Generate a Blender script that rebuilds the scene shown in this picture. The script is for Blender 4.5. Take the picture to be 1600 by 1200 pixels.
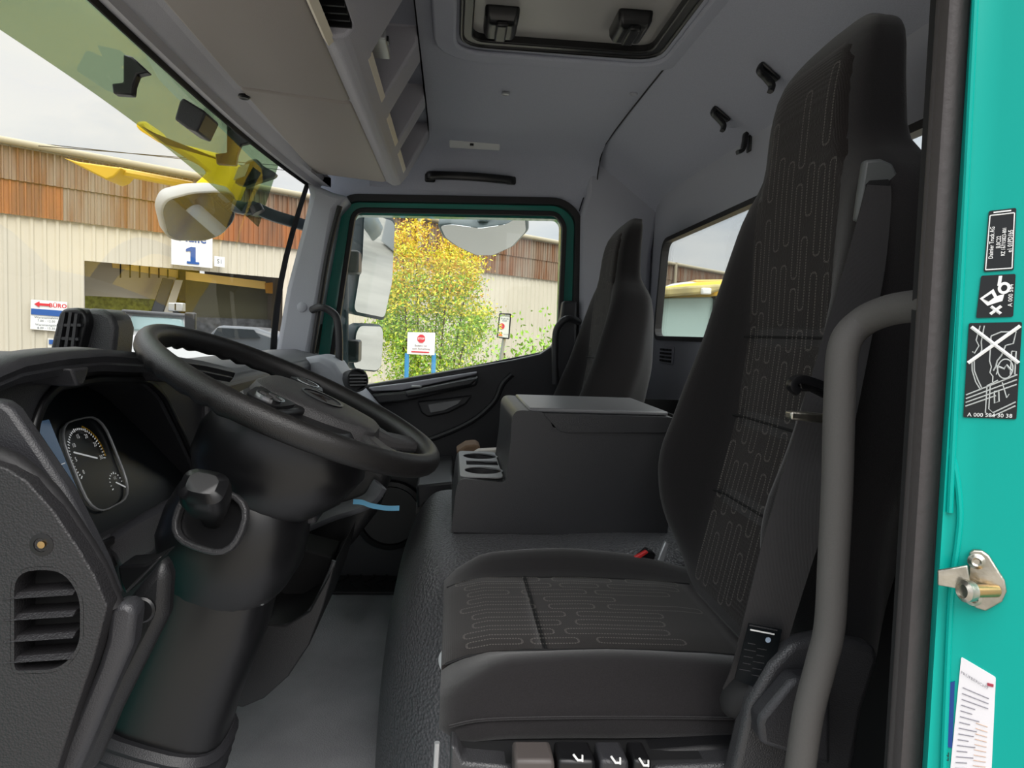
import bpy, bmesh, math, random
from mathutils import Vector, Matrix
random.seed(7)
for o in list(bpy.data.objects): bpy.data.objects.remove(o, do_unlink=True)
COL = bpy.context.scene.collection
SC = bpy.context.scene
V = Vector
# ------------------------------------------------------------------ camera
# world: -X = front of the truck, +Y = across the cab to the passenger side, Z up, cab floor z=0
F = 1100.0
EYE = V((0, 0, 0.88))
_a = V(((707-800)/F, (517-600)/F, 1.0)).normalized()           # +Y seen from the camera (right, down, forward)
_r = math.radians(1.8)
_g = V((-math.sin(_r), math.cos(_r), 0.0)); _g = (_g - _a*_g.dot(_a)).normalized()
_z = -_g; _x = _a.cross(_z)
def ray(px, py):
    c = V(((px-800)/F, (py-600)/F, 1.0))
    return V((c.dot(_x), c.dot(_a), c.dot(_z))).normalized()
cd = bpy.data.cameras.new('camera'); cam = bpy.data.objects.new('camera', cd); COL.objects.link(cam)
right = V((_x.x, _a.x, _z.x)); down = V((_x.y, _a.y, _z.y)); fwd = V((_x.z, _a.z, _z.z))
m = Matrix.Identity(4)
for i in range(3):
    m[i][0] = right[i]; m[i][1] = -down[i]; m[i][2] = -fwd[i]; m[i][3] = EYE[i]
cam.matrix_world = m
cd.sensor_width = 36; cd.lens = 36*F/1600; cd.clip_start = 0.02; cd.clip_end = 500
SC.camera = cam
# ------------------------------------------------------------------ light
SC.view_settings.view_transform = 'Standard'; SC.view_settings.look = 'None'
SC.view_settings.gamma = 1; SC.view_settings.use_curve_mapping = False
SC.view_settings.exposure = 1.0
w = bpy.data.worlds.new('sky'); SC.world = w; w.use_nodes = True
nt = w.node_tree; nt.nodes.clear()
wo = nt.nodes.new('ShaderNodeOutputWorld'); bg = nt.nodes.new('ShaderNodeBackground')
tc = nt.nodes.new('ShaderNodeTexCoord'); mp = nt.nodes.new('ShaderNodeMapping'); mp.inputs['Scale'].default_value = (1.6, 1.6, 5.0)
nz = nt.nodes.new('ShaderNodeTexNoise'); nz.inputs['Scale'].default_value = 1.7; nz.inputs['Detail'].default_value = 6; nz.inputs['Roughness'].default_value = .55
cr = nt.nodes.new('ShaderNodeValToRGB')
cr.color_ramp.elements[0].position = .30; cr.color_ramp.elements[0].color = (.36, .40, .47, 1)
cr.color_ramp.elements[1].position = .56; cr.color_ramp.elements[1].color = (.55, .55, .56, 1)
nt.links.new(tc.outputs['Generated'], mp.inputs[0]); nt.links.new(mp.outputs[0], nz.inputs[0])
nt.links.new(nz.outputs[0], cr.inputs[0])
# overcast sky: the zenith is about two and a half times as bright as the horizon
sx = nt.nodes.new('ShaderNodeSeparateXYZ'); nt.links.new(tc.outputs['Generated'], sx.inputs[0])
mz = nt.nodes.new('ShaderNodeMapRange'); mz.inputs['From Min'].default_value = .32; mz.inputs['From Max'].default_value = 1; mz.inputs['To Min'].default_value = 1.0; mz.inputs['To Max'].default_value = 5.0
nt.links.new(sx.outputs['Z'], mz.inputs['Value'])
vm = nt.nodes.new('ShaderNodeVectorMath'); vm.operation = 'SCALE'; nt.links.new(cr.outputs[0], vm.inputs[0]); nt.links.new(mz.outputs[0], vm.inputs['Scale'])
nt.links.new(vm.outputs[0], bg.inputs[0]); nt.links.new(bg.outputs[0], wo.inputs[0])
bg.inputs['Strength'].default_value = .85
sd = bpy.data.lights.new('sun', 'SUN'); sun = bpy.data.objects.new('sun', sd); COL.objects.link(sun)
sd.energy = 1.3; sd.angle = math.radians(50); sd.color = (1, .95, .88)
sun.rotation_euler = V((-.30, .62, -.72)).to_track_quat('-Z', 'Y').to_euler()
# ------------------------------------------------------------------ materials
def lin(c):
    if isinstance(c, str): c = tuple(int(c[i:i+2], 16) for i in (0, 2, 4))
    f = lambda v: (v/255/12.92) if v/255 <= .04045 else ((v/255+.055)/1.055)**2.4
    return (f(c[0]), f(c[1]), f(c[2]), 1)
MATS = {}
def mat(name, col, rough=.5, metal=0, bump=None, scale=300, strength=.2, coat=0, var=0, vscale=30, col2=None, spec=.5, sheen=0, stretch=(1,1,1)):
    if name in MATS: return MATS[name]
    m = bpy.data.materials.new(name); m.use_nodes = True; n = m.node_tree.nodes; l = m.node_tree.links
    b = n['Principled BSDF']; b.inputs['Base Color'].default_value = lin(col); b.inputs['Roughness'].default_value = rough
    b.inputs['Metallic'].default_value = metal; b.inputs['Specular IOR Level'].default_value = spec
    if coat: b.inputs['Coat Weight'].default_value = coat; b.inputs['Coat Roughness'].default_value = .05
    if sheen: b.inputs['Sheen Weight'].default_value = sheen
    t = n.new('ShaderNodeTexCoord'); mp = n.new('ShaderNodeMapping'); mp.inputs['Scale'].default_value = stretch; l.new(t.outputs['Object'], mp.inputs[0])
    if bump:
        if bump == 'leather':
            x = n.new('ShaderNodeTexVoronoi'); x.inputs['Scale'].default_value = scale; o = x.outputs['Distance']
        elif bump == 'weave':
            x = n.new('ShaderNodeTexWave'); x.inputs['Scale'].default_value = scale; x.inputs['Distortion'].default_value = 3; o = x.outputs['Fac']
        else:
            x = n.new('ShaderNodeTexNoise'); x.inputs['Scale'].default_value = scale; x.inputs['Detail'].default_value = 3; o = x.outputs['Fac']
        l.new(mp.outputs[0], x.inputs['Vector'])
        bp = n.new('ShaderNodeBump'); bp.inputs['Strength'].default_value = strength; bp.inputs['Distance'].default_value = (.004 if scale < 250 else .001) if scale > 40 else .01
        l.new(o, bp.inputs['Height']); l.new(bp.outputs[0], b.inputs['Normal'])
    if var or col2:
        x = n.new('ShaderNodeTexNoise'); x.inputs['Scale'].default_value = vscale; x.inputs['Detail'].default_value = 4
        l.new(mp.outputs[0], x.inputs['Vector'])
        r = n.new('ShaderNodeValToRGB'); r.color_ramp.elements[0].position = .35; r.color_ramp.elements[1].position = .65
        c = lin(col)
        r.color_ramp.elements[0].color = tuple(v*(1-var) for v in c[:3])+(1,) if not col2 else lin(col2)
        r.color_ramp.elements[1].color = tuple(v*(1+var) for v in c[:3])+(1,) if not col2 else c
        l.new(x.outputs['Fac'], r.inputs[0]); l.new(r.outputs[0], b.inputs['Base Color'])
    MATS[name] = m; return m
def glassmat(name, tint, refl=.08, rough=0.0):
    m = bpy.data.materials.new(name); m.use_nodes = True; n = m.node_tree.nodes; l = m.node_tree.links
    n.remove(n['Principled BSDF']); out = n['Material Output']
    tr = n.new('ShaderNodeBsdfTransparent'); tr.inputs[0].default_value = tint+(1,)
    gl = n.new('ShaderNodeBsdfGlossy'); gl.inputs['Roughness'].default_value = rough; gl.inputs[0].default_value = (1, 1, 1, 1)
    mx = n.new('ShaderNodeMixShader'); fr = n.new('ShaderNodeLayerWeight'); fr.inputs[0].default_value = .08
    mm = n.new('ShaderNodeMath'); mm.operation = 'MULTIPLY_ADD'; mm.inputs[1].default_value = .35; mm.inputs[2].default_value = refl*.4
    l.new(fr.outputs['Fresnel'], mm.inputs[0]); l.new(mm.outputs[0], mx.inputs[0])
    l.new(tr.outputs[0], mx.inputs[1]); l.new(gl.outputs[0], mx.inputs[2]); l.new(mx.outputs[0], out.inputs[0])
    return m
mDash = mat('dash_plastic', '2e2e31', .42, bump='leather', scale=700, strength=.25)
mDashDk = mat('dash_plastic_dark', '19191b', .45, bump='leather', scale=700, strength=.2)
mPanel = mat('end_panel_plastic', '232224', .5, bump='leather', scale=520, strength=.5)
mBlack = mat('black_plastic', '101012', .35)
mMatte = mat('matte_black', '0f0f11', .8)
mRub = mat('black_rubber', '1a191b', .6, bump='noise', scale=200, strength=.1)
mSeal = mat('door_seal_rubber', '3f3b3b', .6, bump='noise', scale=150, strength=.2)
mGrey = mat('grey_trim', 'a6a8b1', .6, bump='leather', scale=620, strength=.25)
mHead = mat('headliner_fabric', 'abaeba', .95, bump='noise', scale=900, strength=.35, var=.05, vscale=500, spec=.1)
mLid = mat('overhead_lid', '9a938f', .55, bump='leather', scale=700, strength=.15)
mShelf = mat('overhead_shelf_plastic', 'a4a3ab', .65, bump='leather', scale=560, strength=.4)
mCream = mat('cream_edge', 'dcd4c4', .5)
mFab = mat('seat_fabric', '242223', .95, bump='noise', scale=1100, strength=.5, sheen=.25, spec=.1, var=.12, vscale=700)
mFab2 = mat('seat_panel_fabric', '262221', .95, bump='weave', scale=260, strength=.35, sheen=.2, spec=.1, var=.15, vscale=900)
mStitch = mat('stitch_thread', '9a948e', .8)
mBelt = mat('belt_webbing', '2b292a', .6, bump='weave', scale=420, strength=.4)
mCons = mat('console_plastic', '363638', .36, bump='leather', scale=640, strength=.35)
mConsLit = mat('console_plastic_lit', '7c7c7e', .30, bump='leather', scale=640, strength=.2)  # console plastic made paler, windscreen light on the top put into the colour
mTun = mat('tunnel_rubber', '545457', .40, bump='leather', scale=200, strength=.6)
mFloor = mat('floor_rubber', 'a4a4a8', .55, bump='leather', scale=240, strength=.3, var=.15, vscale=5)
mTeal = mat('teal_paint', '009a8e', .42, coat=.08, spec=.2)
mTealD = mat('teal_frame_paint', '178274', .3, coat=.5)
mBar = mat('grab_bar_foam', '4e4c4a', .75, bump='noise', scale=600, strength=.4)
mGuide = mat('belt_guide_plastic', '5c5f5f', .45)
mMetal = mat('zinc_metal', 'b9b4a8', .35, 1, bump='noise', scale=120, strength=.2, var=.2, vscale=60)
mBrass = mat('brass_pin', 'b89a6a', .3, 1)
mChrome = mat('chrome', 'd8d8d8', .12, 1)
mWhite = mat('white_print', 'e8e8e6', .5)
mSilver = mat('silver_paint', 'a9abad', .35, .5)
mStick = mat('black_sticker', '0d1114', .3)
mBlue = mat('sign_blue', '1d4f95', .5)
mRed = mat('sign_red', 'c8202c', .5)
mYel = mat('yellow_paint', 'f2c800', .4)
mMirror = mat('mirror_glass', 'e6ebee', .02, 1)
mMirH = mat('mirror_housing', '2f3c42', .5)
gWind = glassmat('windscreen_glass', (.93, .95, .92)); gSide = glassmat('side_glass', (.95, .97, .95), .06)
gVis = glassmat('visor_acrylic', (.46, .54, .42), .06)
gClus = glassmat('cluster_lens', (.8, .85, .95), .12)
# ------------------------------------------------------------------ projection helpers
def plane(px, py, p, n):
    d = ray(px, py); n = V(n); return EYE + d*((V(p)-EYE).dot(n)/d.dot(n))
def at(px, py, Y): return plane(px, py, (0, Y, 0), (0, 1, 0))
def atX(px, py, X): return plane(px, py, (X, 0, 0), (1, 0, 0))
def atZ(px, py, Z): return plane(px, py, (0, 0, Z), (0, 0, 1))
# ------------------------------------------------------------------ object helpers
def tag(o, label=None, cat=None, group=None, kind=None):
    if label: o['label'] = label
    if cat: o['category'] = cat
    if group: o['group'] = group
    if kind: o['kind'] = kind
    return o
def base_of(o):
    v = V((0, 0, 0))
    while o is not None: v = v + o.location; o = o.parent
    return v
def thing(name, loc, label, cat, group=None, kind=None):
    o = bpy.data.objects.new(name, None); COL.objects.link(o); o.location = V(loc); o.empty_display_size = .05
    return tag(o, label, cat, group, kind)
def mk(name, verts, faces, m, parent=None, smooth=False, bevel=0, seg=2, sub=0, label=None, auto=None):
    """mesh given in world coordinates; becomes a child of parent, or a top-level object"""
    off = base_of(parent) if parent is not None else V((0, 0, 0))
    if parent is None:
        vs = [V(v) for v in verts]
        c = V((sum(v.x for v in vs)/len(vs), sum(v.y for v in vs)/len(vs), min(v.z for v in vs)))
        off = c
    me = bpy.data.meshes.new(name)
    me.from_pydata([tuple(V(v)-off) for v in verts], [], faces)
    bm = bmesh.new(); bm.from_mesh(me); bmesh.ops.remove_doubles(bm, verts=bm.verts, dist=1e-6); bmesh.ops.recalc_face_normals(bm, faces=bm.faces); bm.to_mesh(me); bm.free()
    me.materials.append(m)
    o = bpy.data.objects.new(name, me); COL.objects.link(o)
    if parent is not None: o.parent = parent
    else: o.location = off
    if bevel:
        b = o.modifiers.new('b', 'BEVEL'); b.width = bevel; b.segments = seg; b.limit_method = 'ANGLE'; b.angle_limit = math.radians(35)
        b.harden_normals = False
    if sub:
        s = o.modifiers.new('s', 'SUBSURF'); s.levels = sub; s.render_levels = sub
    if smooth or bevel or sub:
        for p in me.polygons: p.use_smooth = True
    if (smooth and auto is None) or bevel or auto:
        me.set_sharp_from_angle(angle=math.radians(auto or 40))
    if label: o['label'] = label
    return o
class MB:
    def __init__(s): s.v = []; s.f = []
    def add(s, v, f):
        b = len(s.v); s.v += [V(x) for x in v]; s.f += [[i+b for i in q] for q in f]; return s
    def box(s, a, b):
        x0, y0, z0 = a; x1, y1, z1 = b
        return s.add([(x0,y0,z0),(x1,y0,z0),(x1,y1,z0),(x0,y1,z0),(x0,y0,z1),(x1,y0,z1),(x1,y1,z1),(x0,y1,z1)],
                     [(0,3,2,1),(4,5,6,7),(0,1,5,4),(1,2,6,5),(2,3,7,6),(3,0,4,7)])
    def obox(s, c, e1, e2, e3):                       # centre and three half-axes
        c, e1, e2, e3 = V(c), V(e1), V(e2), V(e3)
        v = [c+e1*i+e2*j+e3*k for k in (-1,1) for j in (-1,1) for i in (-1,1)]
        return s.add(v, [(0,2,3,1),(4,5,7,6),(0,1,5,4),(1,3,7,5),(3,2,6,7),(2,0,4,6)])
    def prism(s, poly, d):                            # closed polygon of 3D points, extruded by the vector d
        n = len(poly); d = V(d); p = [V(q) for q in poly]
        return s.add(p+[q+d for q in p], [list(range(n))[::-1], list(range(n, 2*n))]+[[i, (i+1)%n, n+(i+1)%n, n+i] for i in range(n)])
    def tube(s, pts, r, n=12, closed=False, caps=True, flat=None):
        pts = [V(p) for p in pts]; m = len(pts); rr = r if isinstance(r, (list, tuple)) else [r]*m
        T = []
        for i in range(m):
            if closed: t = pts[(i+1)%m]-pts[i-1]
            else: t = pts[min(i+1, m-1)]-pts[max(i-1, 0)]
            T.append(t.normalized())
        up = V(flat[2]) if flat else (V((0,0,1)) if abs(T[0].z) < .9 else V((1,0,0)))
        N = (up - T[0]*up.dot(T[0])).normalized(); v = []
        for i in range(m):
            if flat: N = up - T[i]*up.dot(T[i])
            N = (N - T[i]*N.dot(T[i])).normalized(); B = T[i].cross(N)
            for k in range(n):
                a = 2*math.pi*k/n; ca, sa = math.cos(a), math.sin(a)
                if flat: v.append(pts[i]+N*flat[1]*abs(sa)**.5*(1 if sa>0 else -1)+B*flat[0]*abs(ca)**.5*(1 if ca>0 else -1))
                else: v.append(pts[i]+N*rr[i]*sa+B*rr[i]*ca)
        f = []
        for i in range(m if closed else m-1):
            j = (i+1) % m
            for k in range(n): f.append([i*n+k, i*n+(k+1)%n, j*n+(k+1)%n, j*n+k])
        if not closed and caps: f += [list(range(n))[::-1], list(range((m-1)*n, m*n))]
        return s.add(v, f)
    def loft(s, rings, caps=True):
        n = len(rings[0]); v = [p for r in rings for p in r]; f = []
        for i in range(len(rings)-1):
            for k in range(n): f.append([i*n+k, i*n+(k+1)%n, (i+1)*n+(k+1)%n, (i+1)*n+k])
        if caps: f += [list(range(n))[::-1], list(range((len(rings)-1)*n, len(rings)*n))]
        return s.add(v, f)
    def lathe(s, c, axis, prof, n=24):                # prof: (radius, height along axis)
        c = V(c); ax = V(axis).normalized(); u = ax.orthogonal().normalized(); w_ = ax.cross(u)
        rings = [[c+ax*h+(u*math.cos(2*math.pi*k/n)+w_*math.sin(2*math.pi*k/n))*max(r, 1e-5) for k in range(n)] for r, h in prof]
        return s.loft(rings)
    def grid(s, P):                                   # 2D list of points
        nr, nc = len(P), len(P[0]); v = [p for r in P for p in r]
        return s.add(v, [[i*nc+j, i*nc+j+1, (i+1)*nc+j+1, (i+1)*nc+j] for i in range(nr-1) for j in range(nc-1)])
    def slab(s, P, d):                                # grid with thickness d (vector)
        nr, nc = len(P), len(P[0]); d = V(d); v = [V(p) for r in P for p in r]; N = len(v)
        f = []
        for i in range(nr-1):
            for j in range(nc-1):
                q = [i*nc+j, i*nc+j+1, (i+1)*nc+j+1, (i+1)*nc+j]; f.append(q); f.append([a+N for a in q[::-1]])
        bd = [j for j in range(nc)]+[i*nc+nc-1 for i in range(1, nr)]+[(nr-1)*nc+j for j in range(nc-2, -1, -1)]+[i*nc for i in range(nr-2, 0, -1)]
        for a, b in zip(bd, bd[1:]+bd[:1]): f.append([b, a, a+N, b+N])
        return s.add(v+[p+d for p in v], f)
    def mk(s, name, m, parent=None, **k): return mk(name, s.v, s.f, m, parent, **k)
def pxprism(name, pts, Y0, Y1, m, parent=None, **k):
    """outline read in the photograph on the plane y=Y0, given its real thickness across the cab"""
    return MB().prism([at(x, y, Y0) for x, y in pts], (0, Y1-Y0, 0)).mk(name, m, parent, **k)
def rounded(pts, r, n=5):
    """round the corners of a closed list of 2D/3D points"""
    pts = [V(p) for p in pts]; out = []; L = len(pts); rr = r if isinstance(r, (list, tuple)) else [r]*L
    for i in range(L):
        p, a, b = pts[i], pts[i-1], pts[(i+1) % L]
        da, db = (a-p), (b-p); k = min(rr[i], da.length*.49, db.length*.49)
        if k < 1e-5: out.append(p); continue
        A, B = p+da.normalized()*k, p+db.normalized()*k
        for j in range(n+1):
            t = j/n; out.append(A*(1-t)**2+p*2*t*(1-t)+B*t*t)
    return out
def smooth_path(pts, n=6):
    pts = [V(p) for p in pts]; out = []
    for i in range(len(pts)-1):
        p0, p1, p2, p3 = pts[max(i-1, 0)], pts[i], pts[i+1], pts[min(i+2, len(pts)-1)]
        for j in range(n):
            t = j/n; out.append(.5*((2*p1)+(p2-p0)*t+(2*p0-5*p1+4*p2-p3)*t*t+(3*p1-p0-3*p2+p3)*t**3))
    out.append(pts[-1]); return out
def loopstrip(path, inn, out, d, nrm):
    """ring solid: closed planar path, widened inwards by inn and outwards by out, extruded by d; nrm = plane normal"""
    path = [V(p) for p in path]; n = len(path); nrm = V(nrm).normalized(); c = sum(path, V((0,0,0)))/n; A = []; B = []
    for i in range(n):
        t = (path[(i+1) % n]-path[i-1]).normalized(); o = t.cross(nrm)
        if o.dot(path[i]-c) < 0: o = -o
        A.append(path[i]-o*inn); B.append(path[i]+o*out)
    d = V(d); v = A+B+[p+d for p in A]+[p+d for p in B]; f = []
    for i in range(n):
        j = (i+1) % n
        f += [[i, j, n+j, n+i], [2*n+i, 3*n+i, 3*n+j, 2*n+j], [i, 2*n+i, 2*n+j, j], [n+i, n+j, 3*n+j, 3*n+i]]
    return MB().add(v, f)
def cut(o, mb):
    """boolean-subtract the closed mesh mb (world coordinates) and bake the result"""
    me = bpy.data.meshes.new('cut'); off = base_of(o)
    me.from_pydata([tuple(p-off) for p in mb.v], [], mb.f)
    bm = bmesh.new(); bm.from_mesh(me); bmesh.ops.remove_doubles(bm, verts=bm.verts, dist=1e-6); bmesh.ops.recalc_face_normals(bm, faces=bm.faces); bm.to_mesh(me); bm.free()
    c = bpy.data.objects.new('cut', me); COL.objects.link(c); c.location = off
    md = o.modifiers.new('bool', 'BOOLEAN'); md.object = c; md.operation = 'DIFFERENCE'; md.solver = 'EXACT'
    keep = [(x.name, x.type) for x in o.modifiers if x.type != 'BOOLEAN']
    bv = [(x.width, x.segments) for x in o.modifiers if x.type == 'BEVEL']
    for x in list(o.modifiers):
        if x.type != 'BOOLEAN': o.modifiers.remove(x)
    dg = bpy.context.evaluated_depsgraph_get(); dg.update()
    nm = bpy.data.meshes.new_from_object(o.evaluated_get(dg)); o.modifiers.clear(); o.data = nm
    bpy.data.objects.remove(c, do_unlink=True)
    if bv:
        b = o.modifiers.new('b', 'BEVEL'); b.width, b.segments = bv[0]; b.limit_method = 'ANGLE'; b.angle_limit = math.radians(35)
        for p in nm.polygons: p.use_smooth = True
        nm.set_sharp_from_angle(angle=math.radians(40))
    return o
def text(s, org, rgt, up, size, m, parent, name='lettering', align='CENTER', depth=.0006, label=None, squeeze=1.0, bold=0):
    cu = bpy.data.curves.new('t', 'FONT'); cu.body = s; cu.size = 1; cu.align_x = align; cu.align_y = 'CENTER'; cu.resolution_u = 2; cu.offset = bold
    ob = bpy.data.objects.new('t', cu); COL.objects.link(ob)
    dg = bpy.context.evaluated_depsgraph_get(); dg.update()
    me = bpy.data.meshes.new_from_object(ob.evaluated_get(dg))
    rgt = V(rgt).normalized(); up = V(up).normalized(); nn = rgt.cross(up)
    v = [V(org)+rgt*(p.co.x*size*squeeze)+up*(p.co.y*size)+nn*depth for p in me.vertices]
    f = [list(p.vertices) for p in me.polygons]
    bpy.data.objects.remove(ob, do_unlink=True)
    return mk(name, v, f, m, parent, label=label)
def copy_tree(o, parent=None):
    c = o.copy(); COL.objects.link(c); c.parent = parent
    for ch in [x for x in bpy.data.objects if x.parent == o]: copy_tree(ch, c)
    return c
def lerp_t(tab, x):
    if x <= tab[0][0]: return tab[0][1]
    for (a, b), (c, d) in zip(tab, tab[1:]):
        if x <= c:
            t = (x-a)/(c-a); t = t*t*(3-2*t) if len(tab) < 3 else t
            return b+(d-b)*t
    return tab[-1][1]
def sstep(a, b, x):
    t = max(0, min(1, (x-a)/(b-a))); return t*t*(3-2*t)
E = .88      # eye height above the cab floor: R(z) turns a height relative to the eye into a world height
def struct(o, label=None):
    o['kind'] = 'structure'
    if label: o['label'] = label
    return o
# ================================================================== CAB SHELL
YW, XB, ZC = 2.50, .70, E+.65        # passenger side wall, rear wall, ceiling
YN = .42                              # driver's side plane
# floor
o = MB().box((.615, .47, .0), (XB-.002, 1.30, E-.02)).mk('trim_11', mMatte, bevel=.01); struct(o, 'black box in front of the rear wall behind the driver seat')  # black box covering the grey rear wall behind the driver seat
o = MB().box((-1.0, .38, -.06), (.9, 2.62, 0)).mk('floor', mFloor); struct(o, 'dark grey grained rubber cab floor')
# rear wall with window hole
rw = MB().box((XB, YN, 0), (XB+.014, 2.62, E+.49)).mk('wall_rear', mGrey); struct(rw, 'grey rear wall of the cab')
wl = at(1029, 372, 2.38); 
def yz(Y, z, X=XB): return V((X, Y, E+z))
zt, zb = .335, .005
rwin = rounded([yz(2.34, zt-.012), yz(2.385, zb), yz(.86, zb), yz(.86, zt)], .045)
cut(rw, MB().prism([p+V((-.1, 0, 0)) for p in rwin], (.3, 0, 0)))
win2 = thing('window_2', (XB, 1.6, E), 'rear cab window behind the seats', None, kind='structure')
loopstrip(rwin, .004, .010, (.024, 0, 0), (1, 0, 0)).add([], []).mk('window_seal', mRub, win2)
win2o = MB().prism([p+V((.008, 0, 0)) for p in rwin], (.004, 0, 0)).mk('window_glass', gSide, win2)
for ch in win2.children:
    if ch.name.startswith('window_seal'): ch.location.x -= .008
# roof corner (slanted panel between rear wall and ceiling)
xs, zs_ = .485, E+.646
cs = [V((XB, 0, E+.49)), V((XB-.01, 0, E+.50)), V((xs+.03, 0, zs_-.018)), V((xs, 0, zs_))]
P = [[V((c.x, y, c.z)) for c in cs] for y in (YN, 1.0, 1.6, 2.2, 2.36, 2.45, 2.49)]
for i, k in ((4, .004), (5, .03), (6, .075)):
    for q in P[i]: q.z -= k*.9
o = MB().slab(P, (.02, 0, .04)).mk('trim_1', mHead, smooth=True); struct(o, 'slanted grey fabric panel where the ceiling meets the rear wall')
# ceiling panel
hx0, hx1, hy1 = .0, .455, 1.66
P = []
ys = [YN, 1.0, 1.6, 2.0, 2.2, 2.34, 2.42, 2.47, 2.50]; dz = [0, 0, 0, 0, -.004, -.012, -.035, -.09, -.17]
xx = [-.30, -.1, .1, .3, .484]
for y, d in zip(ys, dz): P.append([V((x, y, zs_+.006+d-.006*(x/.484))) for x in xx])
ce = MB().slab(P, (0, 0, .05)).mk('ceiling', mHead, smooth=True); struct(ce, 'light grey fabric ceiling lining of the cab')
hy0 = .80
hole = rounded([V((hx0, hy0, ZC-.1)), V((hx1, hy0, ZC-.1)), V((hx1, hy1, ZC-.1)), V((hx0, hy1, ZC-.1))], .06)
cut(ce, MB().prism(hole, (0, 0, .3)))
# outer roof skin
o = MB().box((-.62, .36, ZC+.13), (.80, 2.66, ZC+.16)).mk('ceiling', mTeal); struct(o, 'outer steel roof skin of the cab')
o = MB().box((-.62, .36, E+.47), (.33, .43, ZC+.13)).mk('trim_2', mMatte); struct(o, 'header above the open driver door')
# driver's side rear quarter, inside
o = MB().box((.50, YN, 0), (XB, YN+.05, ZC)).mk('wall_left', mMatte); struct(o, 'black inner side panel behind the driver seat')
# side wall above/around the passenger door
gl = [(554, 329), (869, 335), (881, 352), (873, 528), (862, 549), (600, 601), (512, 612)]
rad = [.03, .05, .05, .06, .05, .05, .05]
glassP = rounded([at(x, y, YW) for x, y in gl], [.035, .02, .02, .04, .04, .03, .03])
openP = [at(x, y, YW) for x, y in [(545, 306), (880, 312), (908, 335), (903, 560), (892, 960), (462, 960), (478, 620), (520, 330)]]
openP[-3].z = openP[-4].z = .01
openR = rounded(openP, [.03, .05, .05, .02, .02, .02, .02, .04])
wr = MB().prism([V((-.58, YW, 0)), V((XB+.05, YW, 0)), V((XB+.05, YW, E+.62)), V((-.46, YW, E+.62)), V((-.495, YW, E+.475)), V((-.585, YW, E-.12))], (0, .12, 0)).mk('wall_right', mHead); struct(wr, 'grey lined passenger side wall around the door')
cut(wr, MB().prism([p+V((0, -.2, 0)) for p in openR], (0, .6, 0)))
# vertical seam + B pillar trim on the passenger side
o = MB().tube([at(1096, 0, 1.0)]*0+smooth_path([V((xs, 1.0, zs_-.001)), V((xs, 2.2, zs_-.005)), V((xs, 2.42, zs_-.04)), V((xs, 2.485, zs_-.13)), at(916, 300, YW-.003), at(905, 330, YW-.003)], 6), .0022, n=6).mk('trim_3', mRub, smooth=True); struct(o, 'thin dark joint line between the two ceiling linings')
bp_ = [(921, 240), (918, 300), (908, 335), (905, 560), (900, 800), (1005, 800), (1010, 520), (1018, 400), (1035, 300), (1010, 250)]
pxprism('trim_4', bp_, YW-.03, YW, mGrey, bevel=.02, seg=3); struct(bpy.data.objects['trim_4'], 'grey passenger side pillar trim beside the rear wall')
# ---------------------------------------------------------------- passenger door
door = thing('door_1', at(700, 700, YW), 'closed passenger door with teal frame and black inner panel', None, kind='structure')
outer = rounded([at(x, y, YW) for x, y in [(547, 309), (878, 315), (904, 338), (897, 600), (880, 700), (490, 640), (482, 600), (522, 333)]], [.03, .05, .05, .02, .02, .02, .02, .04])
loopstrip(outer, .012, .012, (0, .04, 0), (0, 1, 0)).mk('door_seal', mRub, door, bevel=.004).location.y = -.012+0
tealP = rounded([at(x, y, YW+.02) for x, y in [(552, 322), (876, 329), (890, 346), (884, 560), (870, 700), (500, 640), (502, 600), (536, 338)]], [.03, .05, .05, .02, .02, .02, .02, .04])
loopstrip(tealP, .030, .022, (0, .05, 0), (0, 1, 0)).mk('door_frame', mTealD, door, bevel=.006, label='teal painted door frame')
loopstrip(glassP, .004, .012, (0, .03, 0), (0, 1, 0)).mk('window_seal', mRub, door, bevel=.003)
MB().prism([p+V((0, .02, 0)) for p in glassP], (0, .004, 0)).mk('window_glass', gSide, door)
dp = [(572, 602), (700, 580), (800, 563), (845, 553), (864, 540), (874, 515), (880, 470), (902, 470), (900, 560), (893, 700), (884, 905), (500, 905), (500, 612)]
dpo = pxprism('door_panel', dp, YW-.05, YW+.01, mDash, door, bevel=.008)
# upper ledge, arm rest, handle pocket
pxprism('window_ledge', [(575, 606), (640, 598), (746, 581), (745, 585), (628, 610), (582, 612)], YW-.085, YW-.04, mShelf, door, bevel=.004)
pxprism('armrest', [(580, 616), (628, 612), (748, 588), (745, 603), (632, 628), (590, 632)], YW-.10, YW-.04, mCons, door, bevel=.008)
pxprism('armrest', [(632, 612), (748, 590), (735, 603), (635, 622)], YW-.115, YW-.05, mCons, door, bevel=.008)
hb = pxprism('handle_bezel', [(652, 628), (690, 624), (738, 618), (728, 632), (700, 646), (668, 652), (658, 645)], YW-.075, YW-.03, mCons, door, bevel=.006)
pxprism('door_handle', [(668, 632), (722, 624), (716, 632), (694, 642), (672, 646)], YW-.085, YW-.06, mConsLit, door, bevel=.003)
MB().tube(smooth_path([at(x, y, YW-.055) for x, y in [(600, 700), (660, 690), (730, 662), (770, 630), (785, 600), (800, 585)]], 6), .010, n=8).mk('door_panel_rib', mDash, door, smooth=True)
c = at(610, 805, YW-.06)
MB().lathe(c, (0, -1, 0), [(.115, -.01), (.125, 0), (.12, .012), (.105, .014), (.10, .006), (.02, .004), (.0, .004)], 32).mk('speaker_cover', mBlack, door, smooth=True)
MB().obox(at(651, 604, YW-.09), (.018, 0, 0), (0, .012, 0), (0, 0, .004)).mk('window_switch', mSilver, door, bevel=.003)
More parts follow.
